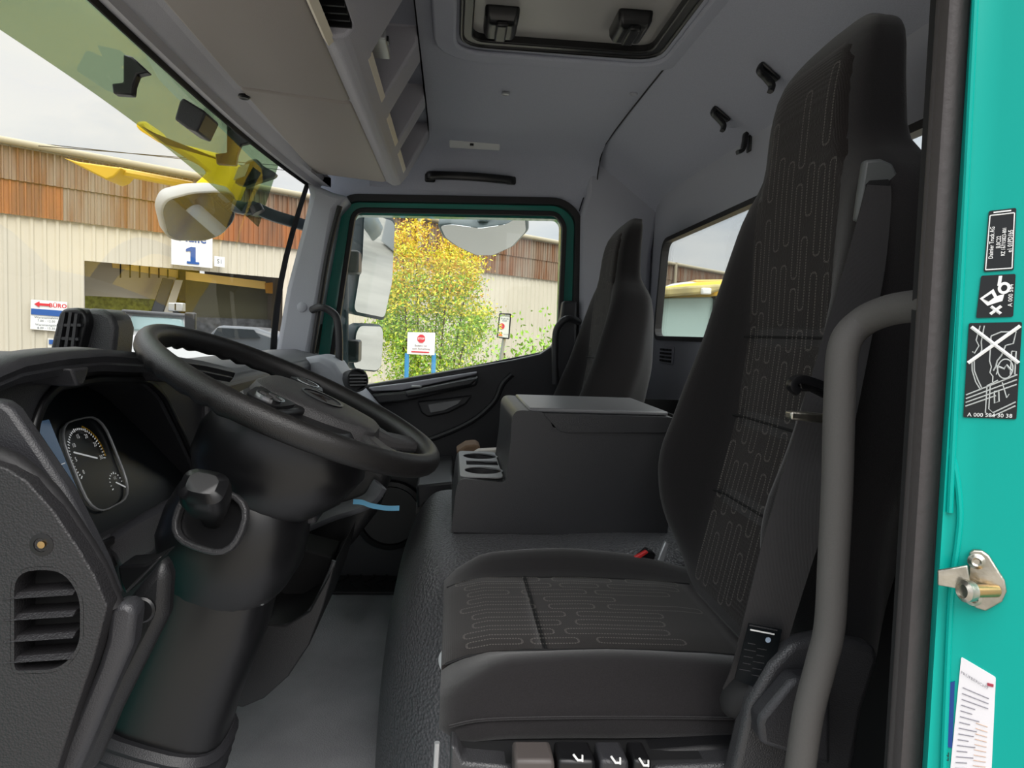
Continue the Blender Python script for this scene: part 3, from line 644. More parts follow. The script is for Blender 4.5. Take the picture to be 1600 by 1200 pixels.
# stalk gate and gear stalk
g0 = at(333, 812, .852)
gn = V((-.12, -.95, .28)).normalized(); gu = gn.cross(V((.25, 0, .97))).normalized(); gv = gu.cross(gn)
def gr(c, w, h, r, s=1): return rounded([c+gu*w*i+gv*h*j for i, j in ((-1, -1), (1, -1), (1, 1), (-1, 1))], r*1.6)
loopstrip(gr(g0, .040, .034, .02), .003, .004, gn*.012, gn).mk('stalk_gate', mCons, sc, bevel=.002)
MB().prism(gr(g0-gn*.004, .038, .032, .02), gn*.004).mk('gate_plate', mBlack, sc)
s0_, s1_ = at(338, 818, .87), at(318, 760, .79)
axs = (s1_-s0_).normalized()
MB().loft([ring(s0_, axs, .011, .012), ring(s0_.lerp(s1_, .4), axs, .013, .015), ring(s0_.lerp(s1_, .55), axs, .022, .020), ring(s0_.lerp(s1_, .8), axs, .026, .022), ring(s1_, axs, .025, .020), ring(s1_+axs*.008, axs, .016, .012)]).mk('gear_stalk', mBlack, sc, smooth=True)
MB().obox(at(481, 800, 1.0), (.018, 0, 0), (0, .03, 0), (0, 0, .010)).mk('right_stalk', mDash, sc, bevel=.006)
for px, py in ((375, 999), (408, 940)): MB().lathe(at(px, py, .925), (1, -.4, .2), [(.005, -.003), (.005, .002), (0, .003)], 10).mk('clip', mSilver, sc, smooth=True)
# ================================================================== STEERING WHEEL
WC = V((-.216, 1.02, E-.105)); e1 = V((math.cos(.415), 0, -math.sin(.415))); e2 = V((0, 1, 0)); nW = e1.cross(e2).normalized()
def W(u, v, w=0): return WC+e1*u+e2*v+nW*w
sw = thing('steering_wheel', WC, 'black steering wheel with star emblem on its hub', 'steering wheel')
R = .2075
MB_ = MB(); pts = []; 
v_, f_ = [], []
NS, NR = 96, 16
for i in range(NS):
    a = 2*math.pi*i/NS; c = W(R*math.cos(a), R*math.sin(a)); rad_ = e1*math.cos(a)+e2*math.sin(a)
    # finger waves on the underside of the front half
    wav = .0016*math.sin(a*42) if math.cos(a) < -.15 else 0
    for k in range(NR):
        b = 2*math.pi*k/NR; x, y = math.cos(b), math.sin(b)
        v_.append(c+rad_*x*.0135+nW*(y*.0165-(wav if y < 0 else 0)*1.5))
for i in range(NS):
    j = (i+1) % NS
    for k in range(NR): f_.append([i*NR+k, i*NR+(k+1) % NR, j*NR+(k+1) % NR, j*NR+k])
MB().add(v_, f_).mk('rim', mat('wheel_leather', '1b1a1a', .40, bump='leather', scale=900, strength=.25), sw, smooth=True, auto=80)
mHub = mat('hub_plastic', '3a393a', .5, bump='leather', scale=620, strength=.45)
def pad(pts, r, w0, w1, shrink, name, m, dome=0, **k):
    q = rounded([V(p+(0,)) for p in pts], r, 6); c = sum(q, V((0, 0, 0)))/len(q); rings = []
    for s, w_ in ((1.0, w0), (1.0, w0+(w1-w0)*.7), (1-shrink*.4, w0+(w1-w0)*.93), (1-shrink, w1), (.6, w1+dome*.6), (.25, w1+dome)):
        rings.append([W(*(c+(p-c)*s).xy, w_) for p in q])
    return MB().loft(rings).mk(name, m, sw, smooth=True, **k)
pad([(-.060, -.055), (-.020, -.085), (.060, -.078), (.125, -.048), (.125, .048), (.060, .078), (-.020, .085), (-.060, .055)], .025, -.045, .012, .12, 'hub_cover', mHub, dome=.004)
for s in (-1, 1):
    MB().loft([[W(u, s*v, w_) for u, v, w_ in q] for q in (
        [(-.045, .065, .008), (.030, .065, .008), (.032, .062, -.03), (-.045, .062, -.03)],
        [(-.040, .12, .004), (.016, .12, .004), (.018, .12, -.022), (-.040, .12, -.022)],
        [(-.038, .17, .004), (.002, .17, .004), (.002, .17, -.014), (-.038, .17, -.014)],
        [(-.035, .201, .004), (-.005, .201, .004), (-.005, .201, -.010), (-.035, .201, -.010)])]).mk('spoke', mBlack, sw, bevel=.005)
    MB().loft([[W(u, s*v, w_) for u, v, w_ in q] for q in (
        [(.100, .012, .006), (.100, .050, .006), (.100, .050, -.03), (.100, .012, -.03)],
        [(.145, .035, .000), (.130, .070, .000), (.130, .070, -.02), (.145, .035, -.02)],
        [(.190, .068, .004), (.172, .108, .004), (.172, .108, -.010), (.190, .068, -.010)])]).mk('spoke', mHub, sw, bevel=.006)
    # button group
    q = rounded([W(-.040, s*.090, .006), W(-.036, s*.150, .003), W(.004, s*.150, .003), W(.016, s*.090, .006)], .012)
    bpn = MB().prism(q, nW*.004).mk('button_panel', mBlack, sw)
    loopstrip([W(-.014+.017*math.cos(a), s*.116+.020*math.sin(a), .0075) for a in [2*math.pi*k/28 for k in range(28)]], .0008, .0012, nW*.003, nW).mk('button_ring', mChrome, bpn)
    for du, dv in ((-.009, 0), (.009, 0), (0, -.011), (0, .011)):
        MB().obox(W(-.014+du, s*.116+dv, .009), e1*.005, e2*.005, nW*.002).mk('button', mHub, bpn, bevel=.0015)
# lower rim bracket
MB().loft([[W(u, v, w_) for u, v, w_ in ((.150, k*.10, -.002), (.200, k*.10, .004), (.200, k*.10, -.010), (.150, k*.10, -.016))] for k in (-.9, -.3, .3, .9)]).add([], []) if False else None
# emblem: ring and three pointed star
EU = .030
loopstrip([W(EU+.030*math.cos(a), .034*math.sin(a), .0150) for a in [2*math.pi*k/36 for k in range(36)]], .0022, .0010, nW*.0025, nW).mk('emblem_ring', mBlack, sw)
st = []
for k in range(6):
    a = math.pi+k*math.pi/3; r = .028 if k % 2 == 0 else .0055; st.append(W(EU+r*math.cos(a), r*math.sin(a), .0152))
MB().add([p for p in st]+[W(EU, 0, .0195)], [[i, (i+1) % 6, 6] for i in range(6)]).mk('emblem_star', mat('emblem_dark', '4a4442', .25, .8), sw)
# ================================================================== CENTRE CONSOLE AND ENGINE TUNNEL
tn = thing('engine_tunnel', (.2, 1.5, 0), 'dark grained engine tunnel cover between the two seats', 'engine tunnel')
def trow(y, zt, xf, k):   # cross profile along X at a given y
    return [V((xf-.085, y, .0)), V((xf-.080, y, zt*.45)), V((xf-.055, y, zt*.75)), V((xf-.02, y, zt-.045)), V((xf+.005, y, zt-.012)), V((xf+.04, y, zt)), V((xf+.25, y, zt-.002)), V((.70, y, zt-.0))]
rows = []
for y, zt, xf in ((1.02, .02, .07), (1.03, .16, .06), (1.06, .30, .045), (1.10, .40, .02), (1.16, .452, -.01), (1.23, .482, -.03), (1.32, .492, -.04), (1.5, .497, -.045), (1.7, .497, -.045), (1.80, .48, -.04), (1.86, .40, -.03), (1.88, 0.02, -.03)):
    rows.append(trow(y, zt, xf, 0))
MB().grid(rows).mk('tunnel_cover', mTun, tn, smooth=True, auto=75, sub=2)
# raised shoulder on the tunnel beside the seat
MB().loft([[V((x, y, z)) for y, z in ((1.10, .30), (1.16, .445), (1.24, zt), (1.34, zt), (1.34, .30))] for x, zt in ((.20, .470), (.24, .492), (.34, .496), (.69, .497))]).mk('tunnel_shoulder', mTun, tn, smooth=True)
cc = thing('centre_console', (.2, 1.45, .5), 'large grey centre console box with a lid and cup holders', 'console')
cp = [(705, 832), (712, 768), (716, 752), (724, 748), (786, 754), (790, 752), (797, 700), (800, 652), (806, 642), (818, 641), (846, 644), (858, 652), (864, 668), (1062, 668), (1042, 838)]
def pr(pts, r, Y0, Y1): return MB().prism(rounded([at(x, y, Y0) for x, y in pts], r), (0, Y1-Y0, 0))
cb = pr(cp, [.004, .02, .015, .01, .01, .01, .02, .02, .015, .01, .006, .006, .003, .003, .003], 1.34, 1.66).mk('console_body', mCons, cc, bevel=.010, seg=3)
zc = at(750, 750, 1.34).z
for (y, ) in ((1.42,), (1.585,)):
    c = V((at(757, 750, 1.34).x, y, zc)); cut(cb, MB().lathe(c, (0, 0, 1), [(.034, -.09), (.038, .02)], 28))
c = V((at(757, 750, 1.34).x, 1.502, zc)); cut(cb, MB().box((c.x-.032, 1.478, zc-.06), (c.x+.040, 1.526, zc+.02)))
tp = [V((at(x, 750, 1.34).x, y, zc+.0005)) for x, y in ((712, 1.345), (792, 1.345), (792, 1.655), (712, 1.655))]
for y in (1.42, 1.585):
    c0 = V((at(757, 750, 1.34).x, y, zc+.001)); loopstrip([c0+V((.039*math.cos(a), .039*math.sin(a), 0)) for a in [2*math.pi*k/32 for k in range(32)]], .001, .003, (0, 0, .002), (0, 0, 1)).mk('cup_holder_rim', mConsLit, cc, bevel=.001)
lidp = [(849, 646), (1048, 652), (1061, 656), (1061, 676), (884, 676), (872, 672)]
pr(lidp, [.004, .01, .006, .004, .006, .01], 1.336, 1.664).mk('console_lid', mCons, cc, bevel=.005)
l0, l1 = at(824, 640, 1.34), at(1050, 650, 1.34)
MB().box((l0.x+.004, 1.352, l0.z-.006), (l1.x-.004, 1.645, l0.z+.0025)).mk('lid_top', mConsLit, cc, bevel=.003)
MB().obox(at(1000, 625, 1.66)+V((0, -.02, .004)), (.11, 0, 0), (0, .003, 0), (0, 0, .003)).mk('lid_rib', mCons, cc, bevel=.002) if False else None
# small papers / bag on the passenger seat
# ================================================================== SEATS
SX = {}
def back_tabs():
    xc = [(-.47, .395), (-.40, .405), (-.30, .425), (-.13, .462), (0, .474), (.22, .474), (.33, .478), (.38, .487), (.41, .502), (.43, .52), (.455, .548)]
    Wd = [(-.47, .16), (-.40, .205), (-.30, .238), (-.10, .240), (.05, .228), (.15, .212), (.20, .200), (.225, .175), (.25, .143), (.34, .136), (.385, .130), (.405, .115), (.425, .088), (.435, .055), (.44, .03)]
    bb = [(-.47, .0), (-.40, .0), (-.35, .03), (-.30, .065), (-.24, .09), (-.19, .10), (-.10, .085), (.05, .05), (.18, .018), (.25, .0), (.45, 0)]
    T = [(-.47, .10), (-.40, .13), (0, .14), (.15, .13), (.21, .115), (.25, .085), (.33, .075), (.38, .065), (.41, .052), (.455, .02)]
    return xc, Wd, bb, T
XC_, WD_, BB_, TT_ = back_tabs()
def sm(tab, z):
    n = 5; h = .008 if z > .19 else .012; return sum(lerp_t(tab, z+h*(i-n//2)) for i in range(n))/n
def bfront(y, z, off=0):
    Wd = sm(WD_, z); u = max(-1, min(1, y/Wd)); T = sm(TT_, z)
    return V((sm(XC_, z)+T/2-(1-abs(u)**5)**.2*T/2-sm(BB_, z)*sstep(.45, .88, abs(u))-off, y, z))
CX0, CX1 = .0, .43
def czt(x): return lerp_t([(-.02, -.43), (.0, -.412), (.02, -.402), (.06, -.394), (.20, -.392), (.34, -.396), (.46, -.41)], x)
def cHW(x): return lerp_t([(-.01, .20), (.0, .225), (.02, .236), (.2, .242), (.36, .238), (.46, .215)], x)
def ctop(x, y, off=0):
    u = abs(y)/cHW(x); return V((x, y, czt(x)+.026*sstep(.5, .82, u)*sstep(-.02, .08, x)*(.55+.75*math.sin(math.pi*max(0, min(1, (x+.03)/.46))))-.03*sstep(.85, 1.0, u)+off))
def make_seat(Yc, label, dz=0):
    s = thing('truck_seat', (.3, Yc, 0), label, 'seat', 'truck seats with patterned fabric')
    off = V((0, Yc, E))
    # backrest
    zs = [-.47+.86*i/44 for i in range(45)]+[.398, .406, .413, .419, .424, .428, .432, .435, .437]
    rings = []
    for z in zs:
        Wd, T, xc, b = sm(WD_, z), sm(TT_, z), sm(XC_, z), sm(BB_, z); r = []
        for k in range(56):
            a = 2*math.pi*(k+.5)/56; ca, sa = math.cos(a), math.sin(a)
            y = Wd*(abs(ca)**.55)*(1 if ca > 0 else -1); x = xc+T/2+T/2*(abs(sa)**.45)*(1 if sa > 0 else -1)
            if sa < 0: x -= b*sstep(.45, .88, abs(y)/Wd)
            else: x -= b*.6*sstep(.6, 1, abs(y)/Wd)
            r.append(off+V((x, y, z)))
        rings.append(r)
    bk = MB().loft(rings).mk('backrest', mFab, s, smooth=True, auto=80)
    # centre panels (three cushions with seams between)
    for (za, zb_) in ((-.40, -.245), (-.238, -.122), (-.115, .005), (.012, .400)):
        P = []
        n = max(4, int((zb_-za)/.02))
        for i in range(n+1):
            z = za+(zb_-za)*i/n; hw = min(.125, sm(WD_, z)*.80)*(1 if z < .36 else .9); e = .0045*min(1, min(i, n-i)/1.0)
            P.append([off+bfront(hw*(-1+2*j/10), z, -.002+(.0045 if 0 < j < 10 else 0)*(1 if 0 < i < n else 0)) for j in range(11)])
        MB().slab(P, (.006, 0, 0)).mk('backrest_panel', mFab2, s, smooth=True, auto=80)
    # cushion
    rings = []
    for i in range(24):
        t = i/23; x = -.001+.451*t
        k = 1 if t > .08 else (.35+.65*(t/.08)**.5); Wd = cHW(x); r = []
        zb_ = -.455+.012*(1-k)
        for q in range(56):
            a = 2*math.pi*(q+.5)/56; ca, sa = math.cos(a), math.sin(a)
            y = Wd*(abs(ca)**.5)*(1 if ca > 0 else -1)*(.93+.07*k)
            zt = ctop(x, y).z; h = (zt-zb_)
            if sa > 0: z = zb_+h/2+h/2*(sa**.4)*(1 if k == 1 else .6+.4*k)
            else: z = zb_+h/2-h/2*(abs(sa)**.4)
            r.append(off+V((x, y, z)))
        rings.append(r)
    MB().loft(rings).mk('seat_cushion', mFab, s, smooth=True, auto=80)
    for (xa, xb_) in ((.0, .125), (.131, .40)):
        P = []
        n = 10
        for i in range(n+1):
            x = xa+(xb_-xa)*i/n
            P.append([off+ctop(x, .128*(-1+2*j/10), .001+(.004 if 0 < j < 10 and 0 < i < n else 0)) for j in range(11)])
        MB().slab(P, (0, 0, -.006)).mk('cushion_panel', mFab2, s, smooth=True, auto=80)
    for z in (-.241, -.118, .0085):
        MB().tube([off+bfront(.127*(-1+2*j/10), z, -.001) for j in range(11)], .0024, n=6).mk('seam', mMatte, bk if False else s, smooth=True)
    MB().tube([off+ctop(.128, .128*(-1+2*j/10), .003) for j in range(11)], .0022, n=6).mk('seam', mMatte, s, smooth=True)
    for sd_ in (-1, 1): MB().tube([off+ctop(x, sd_*.130, .001) for x in (.004, .03, .1, .2, .3, .4)], .0016, n=6).mk('seam', mMatte, s, smooth=True)
    # piping along the cushion side
    MB().tube(smooth_path([off+V((x, -cHW(x)*1.0-.001, czt(x)-.022)) for x in (.01, .05, .15, .25, .35, .42)], 5), .0016, n=6).mk('piping', mFab, s, smooth=True)
    # stitched pattern
    rnd = random.Random(11)
    def outline(a0, a1, b, hw, fn, D, tilt=0):
        path = []; r = hw*.8
        loop = rounded([V((a0, b-hw, 0)), V((a1, b-hw, 0)), V((a1, b+hw, 0)), V((a0, b+hw, 0))], r, 3)
        for k in range(len(loop)):
            p, q = loop[k], loop[(k+1) % len(loop)]; L = (q-p).length; n = max(1, int(L/.0036))
            for i in range(n):
                A, B = p.lerp(q, i/n), p.lerp(q, (i+.62)/n)
                tt = (B-A).normalized() if (B-A).length > 1e-6 else V((1, 0, 0)); nn_ = V((-tt.y, tt.x, 0))
                for o_ in ((0.0009, -.0006)):
                    v = [A+nn_*(o_), B+nn_*(o_), B+nn_*(o_+.0005), A+nn_*(o_+.0005)]
                    pts = [fn(w_.x, w_.y) for w_ in v]; D.add([off+w_ for w_ in pts], [[0, 1, 2, 3]])
    D = MB(); 
    for cI, y in enumerate([-.105, -.075, -.045, -.015, .015, .045, .075, .105]):
        z = -.39+rnd.random()*.03
        while z < .36:
            L = rnd.uniform(.07, .145)
            if z+L < .37 and abs(y) < sm(WD_, z+L)*.74: outline(z, z+L, y+rnd.uniform(-.004, .004), .0085, lambda a, b: bfront(b, a, .0034), D)
            z += L+rnd.uniform(.012, .03)
    D.mk('stitching', mStitch, s); s.children[-1]['kind'] = 'stuff'
    D = MB()
    for cI, y in enumerate([-.11, -.082, -.054, -.026, .002, .030, .058, .086, .112]):
        x = .012+rnd.random()*.03
        while x < .36:
            L = rnd.uniform(.06, .14)
            if x+L < .395: outline(x, x+L, y, .0085, lambda a, b: ctop(a, b, .0054), D)
            x += L+rnd.uniform(.01, .025)
    D.mk('stitching', mStitch, s); s.children[-1]['kind'] = 'stuff'
    return s
seat = make_seat(.97, 'driver seat with dark patterned fabric and grey seat belt guide, nearest the camera')
for o in [x for x in bpy.data.objects if x.parent == seat and x.name.startswith('stitching')]: o['kind'] = 'stuff'
ps = copy_tree(seat); ps['label'] = 'passenger seat behind the console, against the far door, same dark patterned fabric'
ps.location = (.215, 2.15, -.07)
for ch in [x for x in bpy.data.objects if x.parent == ps]:
    if ch.name.startswith(('backrest',)) or (ch.name.startswith('seam') and max(v.co.z for v in ch.data.vertices) > E-.3) or (ch.name.startswith('stitching') and max(v.co.z for v in ch.data.vertices) > E+.1):
        ch.matrix_local = Matrix.Translation((.36-.3+.05, 0, E-.45)) @ Matrix.Rotation(math.radians(3.5), 4, 'Y') @ Matrix.Translation((-(.36-.3+.02), 0, -(E-.45)))
# passenger seat base
o = MB().box((-.06, 1.95, 0), (.34, 2.36, E-.53)).mk('seat_base', mMatte, ps, bevel=.03)
o = pxprism('seat_front', [(650, 758), (708, 752), (712, 792), (652, 796)], 1.94, 2.36, mDash, ps, bevel=.008)
# driver seat extras: belt guide, belt, base, recliner cover
gd = [(1352, 249), (1378, 247), (1396, 255), (1405, 274), (1402, 300), (1388, 330), (1372, 332), (1352, 346), (1338, 345), (1344, 300)]
pxprism('belt_guide', gd, .772, .783, mGuide, seat, bevel=.004, label='grey plastic belt guide')
pxprism('guide_slot', rounded([V((1354, 286, 0)), V((1360, 280, 0)), V((1390, 279, 0)), V((1391, 300, 0)), V((1384, 322, 0)), V((1356, 322, 0))], 5, 3) and [(1354, 288), (1360, 282), (1388, 280), (1391, 286), (1390, 302), (1382, 324), (1352, 330)], .770, .772, mMatte, seat)
bt = [(1372, 290, .7685, .0125), (1367, 330, .765, .016), (1350, 420, .745, .021), (1325, 520, .725, .024), (1295, 640, .70, .027), (1262, 760, .685, .028), (1230, 860, .68, .026), (1202, 960, .68, .024), (1178, 1050, .685, .023), (1160, 1090, .69, .022)]
ctr = smooth_path([at(x, y, Y) for x, y, Y, h in bt], 5); hw = [lerp_t([(i, b[3]) for i, b in enumerate(bt)], i/5) for i in range(len(ctr))]
P = []
for i, p in enumerate(ctr):
    t = (ctr[min(i+1, len(ctr)-1)]-ctr[max(i-1, 0)]).normalized(); s_ = t.cross(V((.25, 1, .0)).normalized()).normalized()
    P.append([p-s_*hw[i], p+s_*hw[i]])
MB().slab(P, (0, -.0016, 0)).mk('belt_webbing', mBelt, seat)
# belt label
lb = [at(x, y, .668) for x, y in [(1170, 974), (1222, 984), (1206, 1060), (1190, 1078), (1148, 1062)]]
lbm = MB().prism(lb, (0, .0012, 0)).mk('belt_label', mStick, seat, label='black printed belt label')
ru, uu_ = (lb[1]-lb[0]).normalized(), (lb[0]-lb[4]).normalized()
MB().obox(lb[0]+ru*.016-uu_*.006, ru*.013, uu_*.0007, V((0, .0006, 0))).mk('label_line', mWhite, lbm)
MB().obox(lb[0]+ru*.016-uu_*.0015, ru*.015, uu_*.0007, V((0, .0006, 0))).mk('label_line', mCons, lbm)
for k in range(10): MB().obox(lb[0]+ru*(.008+.012*(k % 2))-uu_*(.020+.0035*k), ru*(.004+.001*(k % 3)), uu_*.0004, V((0, .0006, 0))).mk('label_line', mCons, lbm)
MB().lathe(lb[0]+ru*.024-uu_*.013, (0, -1, 0), [(.0028, -.0004), (.0028, .0006), (0, .0006)], 14).mk('label_mark', mat('label_blue', '9fb0c4', .5), lbm)
# belt lower end + sleeve
MB().tube([at(x, y, .69) for x, y in [(1192, 1045), (1180, 1062), (1166, 1080), (1150, 1097), (1138, 1108), (1132, 1114)]], [.014, .018, .020, .018, .013, .004], n=16).mk('belt_sleeve', mMatte, seat, smooth=True)
# buckle hook and latch beside belt
hk = smooth_path([at(x, y, .66) for x, y in [(1246, 612), (1238, 605), (1240, 596), (1252, 592), (1270, 597), (1300, 608)]], 5)
MB().tube(hk, .004, n=8, flat=(.0045, .006, (0, 1, 0))).mk('belt_hook', mBlack, seat, smooth=True)
pxprism('belt_hook', [(1246, 593), (1300, 604), (1300, 628), (1268, 612), (1250, 612)], .66, .668, mBlack, seat, bevel=.003)
pxprism('belt_clip', [(1236, 643), (1300, 648), (1300, 663), (1236, 656)], .655, .668, mMetal, seat, bevel=.002, label='metal belt clip')
# recliner cover and rear base
pxprism('recliner_cover', [(1205, 1040), (1240, 1005), (1290, 996), (1320, 1002), (1368, 1010), (1376, 1030), (1350, 1110), (1330, 1230), (1140, 1230), (1170, 1100)], .66, .685, mCons, seat, bevel=.014, seg=3)
pxprism('recliner_lever', [(1186, 1130), (1190, 1120), (1240, 1060), (1300, 1062), (1300, 1200), (1190, 1165)], .635, .66, mDash, seat, bevel=.006)
pxprism('seat_base', [(708, 1200), (1150, 1190), (1290, 1170), (1290, 1260), (706, 1260)], .69, 1.20, mMatte, seat, bevel=.006)
fr = pxprism('base_front_edge', [(704, 1165), (714, 1168), (724, 1192), (790, 1198), (802, 1200), (802, 1230), (702, 1230)], .69, .72, mCons, seat, bevel=.006)
pxprism('base_rail', [(1020, 1200), (1290, 1186), (1290, 1230), (1020, 1230)], .685, .72, mCons, seat, bevel=.005)
pxprism('base_rail', [(802, 1198), (1180, 1182), (1180, 1165), (1100, 1168), (960, 1180), (802, 1184)], .71, .74, mDashDk, seat, bevel=.005)
for i, (x0, x1, m_) in enumerate(((804, 866, mGuide), (872, 930, mBlack), (938, 982, mDash), (990, 1018, mBlack))):
    lv = pxprism('seat_lever', [(x0, 1188), (x1, 1188), (x1+1, 1198), (x1+2, 1250), (x0-1, 1250), (x0, 1198)], .665, .70, m_ if i else mat('lever_brown', '4c4644', .5), seat, bevel=.004)
    if i:
        cx_ = (x0+x1)/2
        MB().tube([at(cx_-5, 1176+i*3, .664), at(cx_+2, 1184+i*4, .664), at(cx_+9, 1184+i*4, .664)], .0012, n=6).mk('lever_icon', mWhite, lv)
        MB().tube([at(cx_+9, 1186+i*4, .664), at(cx_+9, 1176+i*4, .664)], .0010, n=6).mk('lever_icon', mWhite, lv)
# red buckle
bu = thing('seat_belt_buckle', at(1010, 880, 1.20), 'black seat belt buckle with a red release between seat and console', 'buckle')
pxprism('buckle_body', [(975, 892), (1012, 858), (1026, 866), (1014, 905), (975, 905)], 1.160, 1.18, mBlack, bu, bevel=.004)
pxprism('release_button', [(982, 876), (1010, 860), (1014, 864), (988, 882)], 1.155, 1.163, mat('buckle_red', 'd03030', .4), bu, bevel=.002, label='red release button')
pxprism('buckle_stalk', [(1022, 888), (1040, 846), (1046, 852), (1030, 905), (1015, 905)], 1.165, 1.175, mSilver, bu, bevel=.002)
# round knob in front of the seat
tag(MB().lathe(at(701, 1033, .90), (-.75, -.6, .1), [(.008, -.012), (.016, -.004), (.017, .002), (.014, .006), (0, .007)], 24).mk('round_knob', mat('knob_grey', 'c2c4c6', .4), smooth=True), 'light grey round knob at the front corner of the driver seat', 'knob')
# dark thin lever beside base
tag(MB().tube([at(683, 1160, .70), at(680, 1215, .70)], .003, n=8).mk('thin_lever', mSilver, smooth=True), 'thin shiny lever rod at the foot of the driver seat front', 'lever')
# items on passenger seat
pp = at(770, 705, 2.0)
tag(pxprism('folded_paper', [(722, 720), (748, 704), (786, 702), (788, 722), (735, 728)], 2.02, 2.06, mat('paper', 'bdb6b0', .7), bevel=.002), 'folded printed paper lying on the passenger seat behind the cup holders', 'paper')
tag(pxprism('brown_pouch', [(712, 706), (728, 696), (744, 694), (752, 700), (742, 710), (716, 712)], 2.1, 2.2, mat('pouch', '6a5340', .8), bevel=.008), 'small brown pouch on the passenger seat beside the folded paper', 'pouch')
# passenger floor mat with chevrons
fm = thing('floor_mat', (-.25, 2.2, 0), 'black ribbed rubber mat in the passenger footwell', 'mat')
a, b = atZ(508, 924, .012), atZ(655, 924, .012)
MB().box((a.x-.10, a.y, .0), (b.x+.04, 2.48, .012)).mk('mat_sheet', mRub, fm, bevel=.004)
d = MB()
for k in range(12):
    for j in range(3):
        x = a.x-.06+k*.045; y = a.y+.03+j*.06; s_ = 1 if j % 2 else -1
        d.obox((x+.01, y+.02, .014), (.014*s_, .024, 0), (.0035, -.002, 0), (0, 0, .003))
d.mk('mat_ribs', mRub, fm); fm.children
# ================================================================== GRAB BAR, DRIVER DOOR PILLAR
bar = thing('entry_grab_bar', at(1300, 900, .58), 'long bent grey grab bar beside the driver seat', 'grab bar')
bp2 = [(1470, 476, .50), (1432, 478, .53), (1385, 486, .56), (1345, 505, .58), (1319, 540, .58), (1312, 620, .58), (1308, 760, .58), (1302, 880, .58), (1296, 980, .58), (1282, 1040, .58), (1262, 1120, .58), (1245, 1240, .58)]
bw = [(1322, 1313), (0, 0)]
MB().tube(smooth_path([at(x, y, Y) for x, y, Y in bp2], 7), .0130, n=20).mk('bar', mBar, bar, smooth=True)
# pillar
pl = thing('wall_left', (.4, .40, .8), 'teal painted driver door pillar', None, kind='structure')
def on_edge(y): return 1512-(y/1200)*70
def pil(px, py):    # pillar face plane: turned about 35 degrees towards the camera
    return plane(px, py, PP, PN)
PP = at(1480, 600, .47); PN = V((-.62, -.78, 0)).normalized()
Pg = []
for py in (-60, 150, 400, 600, 800, 1000, 1270):
    x0 = 1514-(py/1200)*74
    Pg.append([pil(x, py) for x in (x0, x0+9, x0+18, x0+60, x0+140, 1660, 1760)])
for r in Pg:
    r[0] += -PN*.010; r[1] -= PN*-.003; r[4] -= PN*.0; 
MB().slab(Pg, -PN*.02).mk('pillar_skin', mTeal, pl, smooth=True, auto=50)
MB().tube(smooth_path([pil(1524-(py/1200)*60, py)+PN*.0015 for py in (-60, 200, 500, 700, 800)], 4), .0022, n=8).mk('panel_bead', mTeal, pl, smooth=True)
MB().tube(smooth_path([pil(x, py)+PN*.0005 for x, py in ((1484, 700), (1494, 740), (1500, 800), (1496, 850), (1486, 930), (1478, 1100), (1472, 1260))], 5), .0022, n=8).mk('panel_bead', mTeal, pl, smooth=True)
# rubber seals
def strip(xt, xb, Y, rw, m, nm, yy=(-60, 1270), par=None, fl=None):
    pts = [at(xt+(xb-xt)*((py)/1200), py, Y) for py in (yy[0], 300, 600, 900, yy[1])]
    return MB().tube(smooth_path(pts, 4), rw, n=12, flat=fl).mk(nm, m, par, smooth=True)
ds = thing('door_seal_strip', at(1440, 900, .48), 'brown-grey double rubber seal along the driver door pillar', 'seal')
strip(1474, 1396, .50, .0045, mSeal, 'seal_lip', par=ds)
strip(1494, 1417, .485, .008, mSeal, 'seal_bulb', par=ds, fl=(.007, .009, (1, 0, 0)))
strip(1483, 1406, .50, .006, mRub, 'seal_groove', par=ds)
strip(1510, 1436, .482, .004, mRub, 'seal_edge', par=ds)
o = MB().prism([at(1474, -60, .505), at(1600, -60, .505), at(1600, 1270, .505), at(1392, 1270, .505)], (.0, .012, 0)).mk('trim_9', mMatte); struct(o, 'black inner edge of the driver door pillar')
o = MB().prism([V((.335, .52, 0)), V((.56, .62, 0)), V((.70, .62, 0)), V((.70, .50, 0)), V((.40, .49, 0))], (0, 0, E+.30)).mk('trim_10', mMatte, bevel=.01); struct(o, 'black lower side lining behind the driver seat')
bpy.data.objects['trim_10'].location.x += .03
# striker
stk = thing('door_striker', pil(1530, 905), 'metal door lock striker bolted to the teal pillar', 'striker')
PU = V((0, 0, 1)); PR = PU.cross(PN).normalized()
if ray(1600, 600).dot(PR) < 0: PR = -PR
def ply(pts, d0, d1): return MB().prism([pil(x, y)+PN*d0 for x, y in pts], PN*(d1-d0))
ply([(1514, 862), (1520, 857), (1534, 858), (1545, 866), (1570, 905), (1573, 922), (1566, 938), (1540, 953), (1524, 948), (1514, 935), (1512, 900)], 0, .004).mk('base_plate', mMetal, stk, bevel=.0012)
MB().prism([pil(1466, 884)+PN*.0, pil(1512, 876)+PN*.0, pil(1516, 900), pil(1512, 915), pil(1466, 907)], PN*.003).mk('bracket', mMetal, stk, bevel=.001).location += PN*.010
MB().tube([pil(1556, 921)+PN*.003, pil(1511, 911)+PN*.020], .0045, n=16).mk('pin', mBrass, stk, smooth=True)
MB().lathe(pil(1511, 911)+PN*.020, (pil(1511, 911)+PN*.020-(pil(1556, 921)+PN*.003)), [(.007, -.004), (.0075, .002), (.005, .004), (.0045, .002), (0, .002)], 20).mk('pin_head', mMetal, stk, smooth=True)
for px, py in ((1526, 874), (1521, 931)): MB().lathe(pil(px, py)+PN*.004, PN, [(.0055, -.001), (.0055, .002), (.003, .004), (.0018, .003), (0, .003)], 16).mk('bolt', mMetal, stk, smooth=True)
